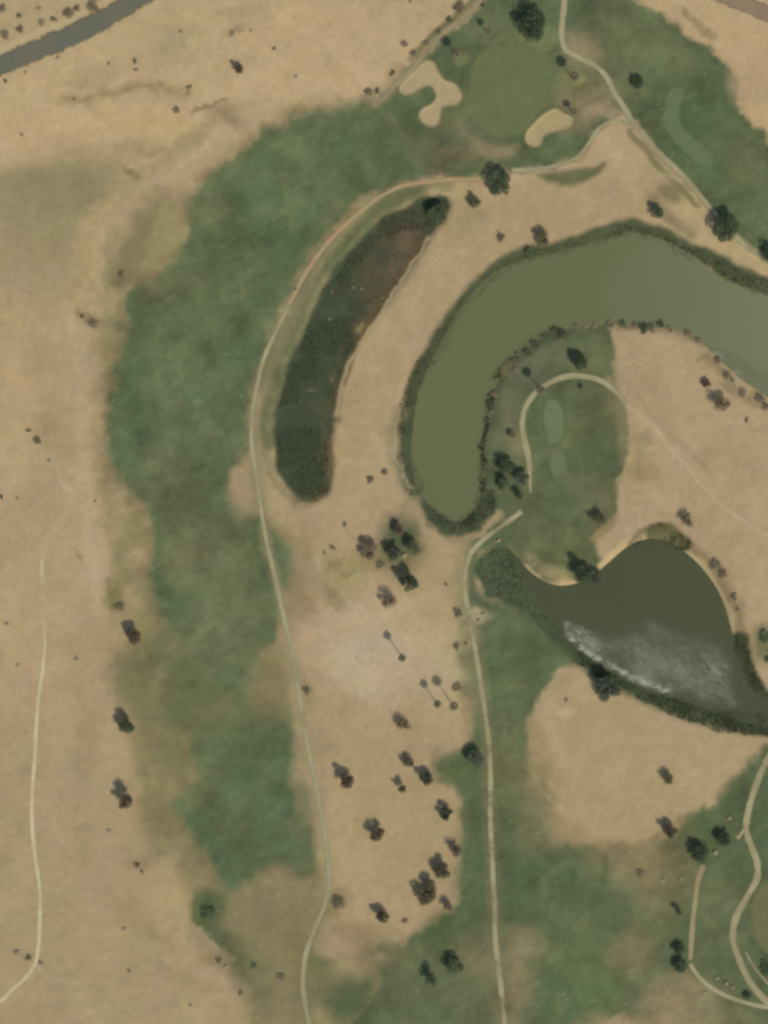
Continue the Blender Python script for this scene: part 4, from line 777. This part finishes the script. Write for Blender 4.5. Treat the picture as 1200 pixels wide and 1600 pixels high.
reeds('reed_bed', [[(604,380),(635,345),(664,348),(664,375),(640,412),(605,465),(570,505),(562,490),(566,440),(580,405)]], 2, .3, .5, 'b', 'brown dying reeds in the upper end of the marsh', 22, .45)
reeds('reed_bed', [band([(1087,402),(1050,383),(1010,366),(985,360),(940,371),(900,382),(865,392),(830,399),(800,412),(770,430),(745,455),(720,483),(698,518)], 16), band([(698,518),(678,550),(656,582),(641,615),(636,650),(633,690),(639,730),(656,768)], 24)],
      5, .3, .6, 'd', 'dark reed fringe along the outer bank of the curved pond', 23, .36)
reeds('reed_bed', [[(655,780),(690,803),(715,812),(738,795),(750,765),(768,770),(776,800),(740,828),(700,833),(670,815)]], 6, .3, .6, 'd', 'dark reeds closing the southern tip of the curved pond', 24, .38)
reeds('reed_bed', [band([(1085,400),(1110,408),(1150,432),(1200,450),(1290,475)], 24)], 5, .3, .6, 'd', 'dark reeds below the eastern cart path at the pond inlet', 25, .36)
reeds('reed_bed', [band([(752,765),(754,715),(760,660),(768,615)], 8), band([(778,590),(798,560),(835,532),(870,515)], 8)], 5, .6, 1.4, 'o', 'thin olive reeds along the west shore of the island', 26, .4)
reeds('reed_bed', [[(744,900),(750,872),(768,862),(790,856),(812,882),(828,915),(860,965),(880,995),(850,975),(800,945),(768,925)]], 3.5, .25, .55, 'd', 'dark green marsh plants filling the narrow western end of the heart shaped pond', 27, .5)
reeds('reed_bed', [[(872,996),(900,1012),(935,1036),(970,1060),(1010,1078),(1060,1092),(1110,1108),(1170,1112),(1280,1120),(1280,1160),(1195,1150),(1150,1148),(1100,1136),(1050,1116),(1010,1098),(970,1074),(930,1054),(895,1032)]],
      7, .3, .65, 'd', 'dense dark reeds along the south bank of the heart shaped pond', 28, .4)
reeds('reed_bed', [band([(1160,990),(1160,1020),(1175,1060),(1200,1095)], 22)], 6, .3, .6, 'd', 'dark reeds on the southeast bank of the heart shaped pond', 29, .38)
reeds('reed_bed', [[(1008,828),(1035,818),(1062,830),(1080,850),(1072,862),(1040,853),(1012,847),(990,856)]], 4, .5, .9, 'o', 'olive reeds at the top of the heart shaped pond', 30, .45)

# ------------------------------------------------------------------ pale stones
def stone(x, y, w, label, seed):
    import bmesh
    r = random.Random(seed); bm = bmesh.new(); bmesh.ops.create_icosphere(bm, subdivisions=2, radius=1)
    for v in bm.verts:
        k = .8+.35*r.random(); v.co = Vector((v.co.x*k, v.co.y*k, v.co.z*k*.6))
    me = bpy.data.meshes.new('boulder'); bm.to_mesh(me); bm.free(); me.materials.append(M_ROCK)
    o = link('boulder', me); X, Y = W(x, y); R = w*S/2; o.location = (X, Y, hz(X, Y)+R*.2); o.scale = (R, R*.85, R); o.rotation_euler[2] = r.random()*6
    tag(o, label, 'boulder', 'pale boulders and rubble')
for i, a in enumerate([(1118,1332,9,'large pale boulder right of the rounder dark tree'),(1139,1278,7,'pale boulder on the turf left of the winding cart path'),(463,453,6,'bright white stone on the tan cart path'),(77,720,6,'small white stone on the western sand'),
 (632,868,9,'pale boulder in the mixed clump above the dark leaning tree'),(1121,1528,7,'left pale boulder above the pale bottom path'),(1135,1536,7,'middle pale boulder above the pale bottom path'),(1145,1542,6,'right pale boulder above the pale bottom path'),(1102,1551,6,'pale boulder below the pale bottom path'),
 (515,498,4,'lone pale stone in the middle of the marsh reeds'),(519,455,4,'pale stone in the upper marsh reeds, left of a pair'),(553,449,4,'left pale stone of a pair in the upper marsh'),(565,450,4,'right pale stone of a pair in the upper marsh'),(597,465,4,'pale stone on the brown edge of the marsh'),
 (1036,1375,6,'pale boulder on the dry turf left of the gravel path'),(1064,1373,6,'pale boulder on the dry turf close to the gravel path'),(755,960,7,'upper pale rubble block right of the central path'),(748,970,7,'lower pale rubble block right of the central path'),
 (637,768,5,'white stone on the southwest bank of the curved pond'),(1179,1113,5,'pale stone among the reeds near the right edge'),(779,844,7,'pale slab at the neck between the ponds'),(533,884,4,'tiny pale stone on the central sand')]): stone(*a, i)

# ------------------------------------------------------------------ glare painted as pale films on the water, its strength carried by the vertices
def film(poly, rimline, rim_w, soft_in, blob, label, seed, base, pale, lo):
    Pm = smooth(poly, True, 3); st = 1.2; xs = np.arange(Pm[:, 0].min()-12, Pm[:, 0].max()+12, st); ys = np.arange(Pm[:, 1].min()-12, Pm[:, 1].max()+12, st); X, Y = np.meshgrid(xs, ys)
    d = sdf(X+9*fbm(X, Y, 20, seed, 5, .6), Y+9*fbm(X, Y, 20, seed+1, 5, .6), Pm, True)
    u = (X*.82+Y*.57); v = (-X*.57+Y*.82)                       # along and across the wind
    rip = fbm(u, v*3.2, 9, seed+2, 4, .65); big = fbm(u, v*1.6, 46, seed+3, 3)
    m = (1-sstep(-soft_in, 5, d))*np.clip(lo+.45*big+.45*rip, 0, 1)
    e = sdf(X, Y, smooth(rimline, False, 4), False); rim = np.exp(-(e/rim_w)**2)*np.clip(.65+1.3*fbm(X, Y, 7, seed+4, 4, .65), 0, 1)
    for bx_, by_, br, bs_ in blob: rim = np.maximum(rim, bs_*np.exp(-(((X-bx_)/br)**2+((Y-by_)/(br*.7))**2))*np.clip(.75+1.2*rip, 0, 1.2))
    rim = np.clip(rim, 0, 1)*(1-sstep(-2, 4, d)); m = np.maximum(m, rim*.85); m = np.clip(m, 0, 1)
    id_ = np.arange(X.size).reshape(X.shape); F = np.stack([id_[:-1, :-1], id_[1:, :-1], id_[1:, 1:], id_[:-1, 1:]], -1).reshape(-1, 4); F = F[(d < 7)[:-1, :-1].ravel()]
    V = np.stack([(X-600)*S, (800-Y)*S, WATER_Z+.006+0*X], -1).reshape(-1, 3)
    ms_, nts, bs = new_mat('painted_glare', .55, .35)
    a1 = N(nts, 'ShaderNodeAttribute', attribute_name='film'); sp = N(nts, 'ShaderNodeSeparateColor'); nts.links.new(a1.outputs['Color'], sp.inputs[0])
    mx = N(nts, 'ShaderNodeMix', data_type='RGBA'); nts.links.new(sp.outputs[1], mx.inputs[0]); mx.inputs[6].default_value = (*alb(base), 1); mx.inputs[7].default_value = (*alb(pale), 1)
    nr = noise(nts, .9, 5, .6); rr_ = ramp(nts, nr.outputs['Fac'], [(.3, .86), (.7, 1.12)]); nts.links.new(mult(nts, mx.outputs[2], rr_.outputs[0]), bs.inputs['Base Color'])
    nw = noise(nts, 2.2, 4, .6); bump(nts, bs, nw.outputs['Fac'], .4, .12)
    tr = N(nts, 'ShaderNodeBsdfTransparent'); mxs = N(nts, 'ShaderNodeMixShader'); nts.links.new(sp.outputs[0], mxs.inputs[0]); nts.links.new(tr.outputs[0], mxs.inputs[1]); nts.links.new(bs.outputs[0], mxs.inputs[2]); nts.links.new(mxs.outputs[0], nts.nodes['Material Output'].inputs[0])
    me = mesh_np('glare_film', V, F, ms_); at_ = me.attributes.new('film', 'FLOAT_COLOR', 'POINT')
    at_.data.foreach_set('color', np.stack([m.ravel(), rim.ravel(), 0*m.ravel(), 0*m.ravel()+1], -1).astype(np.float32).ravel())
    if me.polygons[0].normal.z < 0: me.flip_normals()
    return tag(link('glare_film', me), label, 'glare', kind='stuff')
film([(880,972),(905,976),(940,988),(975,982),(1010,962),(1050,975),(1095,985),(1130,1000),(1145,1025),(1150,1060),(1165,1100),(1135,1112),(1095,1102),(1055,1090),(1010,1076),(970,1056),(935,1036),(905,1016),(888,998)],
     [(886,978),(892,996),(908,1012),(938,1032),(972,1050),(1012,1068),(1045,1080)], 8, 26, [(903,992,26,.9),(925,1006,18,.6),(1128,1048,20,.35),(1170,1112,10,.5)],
     'painted silvery grey sun glare on the heart shaped pond', 61, (112,113,91), (168,168,146), .7)  # sun glare of wind-ruffled water, put into the film's colour
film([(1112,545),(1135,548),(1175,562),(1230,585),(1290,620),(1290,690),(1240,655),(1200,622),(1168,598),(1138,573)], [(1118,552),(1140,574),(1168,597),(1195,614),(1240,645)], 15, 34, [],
     'painted bank glare over pale silt along the eastern shore of the curved pond', 81, (116,120,92), (134,138,110), .35)  # bank glare painted together with shallow silt as one pale sheet

# ------------------------------------------------------------------ light, sky, camera
w = bpy.data.worlds.new('World'); bpy.context.scene.world = w; w.use_nodes = True; nt = w.node_tree
sk = nt.nodes.new('ShaderNodeTexSky'); sk.sky_type = 'NISHITA'; sk.sun_disc = False; sk.sun_elevation = math.radians(SUN_EL)
sk.sun_rotation = math.atan2(SDIR[0], SDIR[1]); sk.altitude = 300; sk.dust_density = 2.0
nt.links.new(sk.outputs[0], nt.nodes['Background'].inputs[0]); nt.nodes['Background'].inputs[1].default_value = .12
sd = bpy.data.lights.new('sun', 'SUN'); sd.energy = 3.1; sd.angle = math.radians(.53); sd.color = (1, .94, .85); so = bpy.data.objects.new('sun', sd); C.objects.link(so)
e = math.radians(SUN_EL); q = math.hypot(*SDIR); v = Vector((SDIR[0]/q*math.cos(e), SDIR[1]/q*math.cos(e), math.sin(e)))
so.rotation_euler = v.to_track_quat('Z', 'Y').to_euler(); so.location = v*400

cd = bpy.data.cameras.new('camera'); co = bpy.data.objects.new('camera', cd); C.objects.link(co); co.location = (0, 0, CAM_H); co.rotation_euler = (0, 0, 0)
cd.sensor_fit = 'VERTICAL'; cd.sensor_height = 36; cd.lens = 36*CAM_H/400; cd.clip_start = 10; cd.clip_end = 20000
sc = bpy.context.scene; sc.camera = co
sc.render.resolution_x = 768; sc.render.resolution_y = 1024
sc.view_settings.view_transform = 'Standard'; sc.view_settings.look = 'None'; sc.view_settings.exposure = 0; sc.view_settings.gamma = 1
sc.cycles.filter_width = 3.0
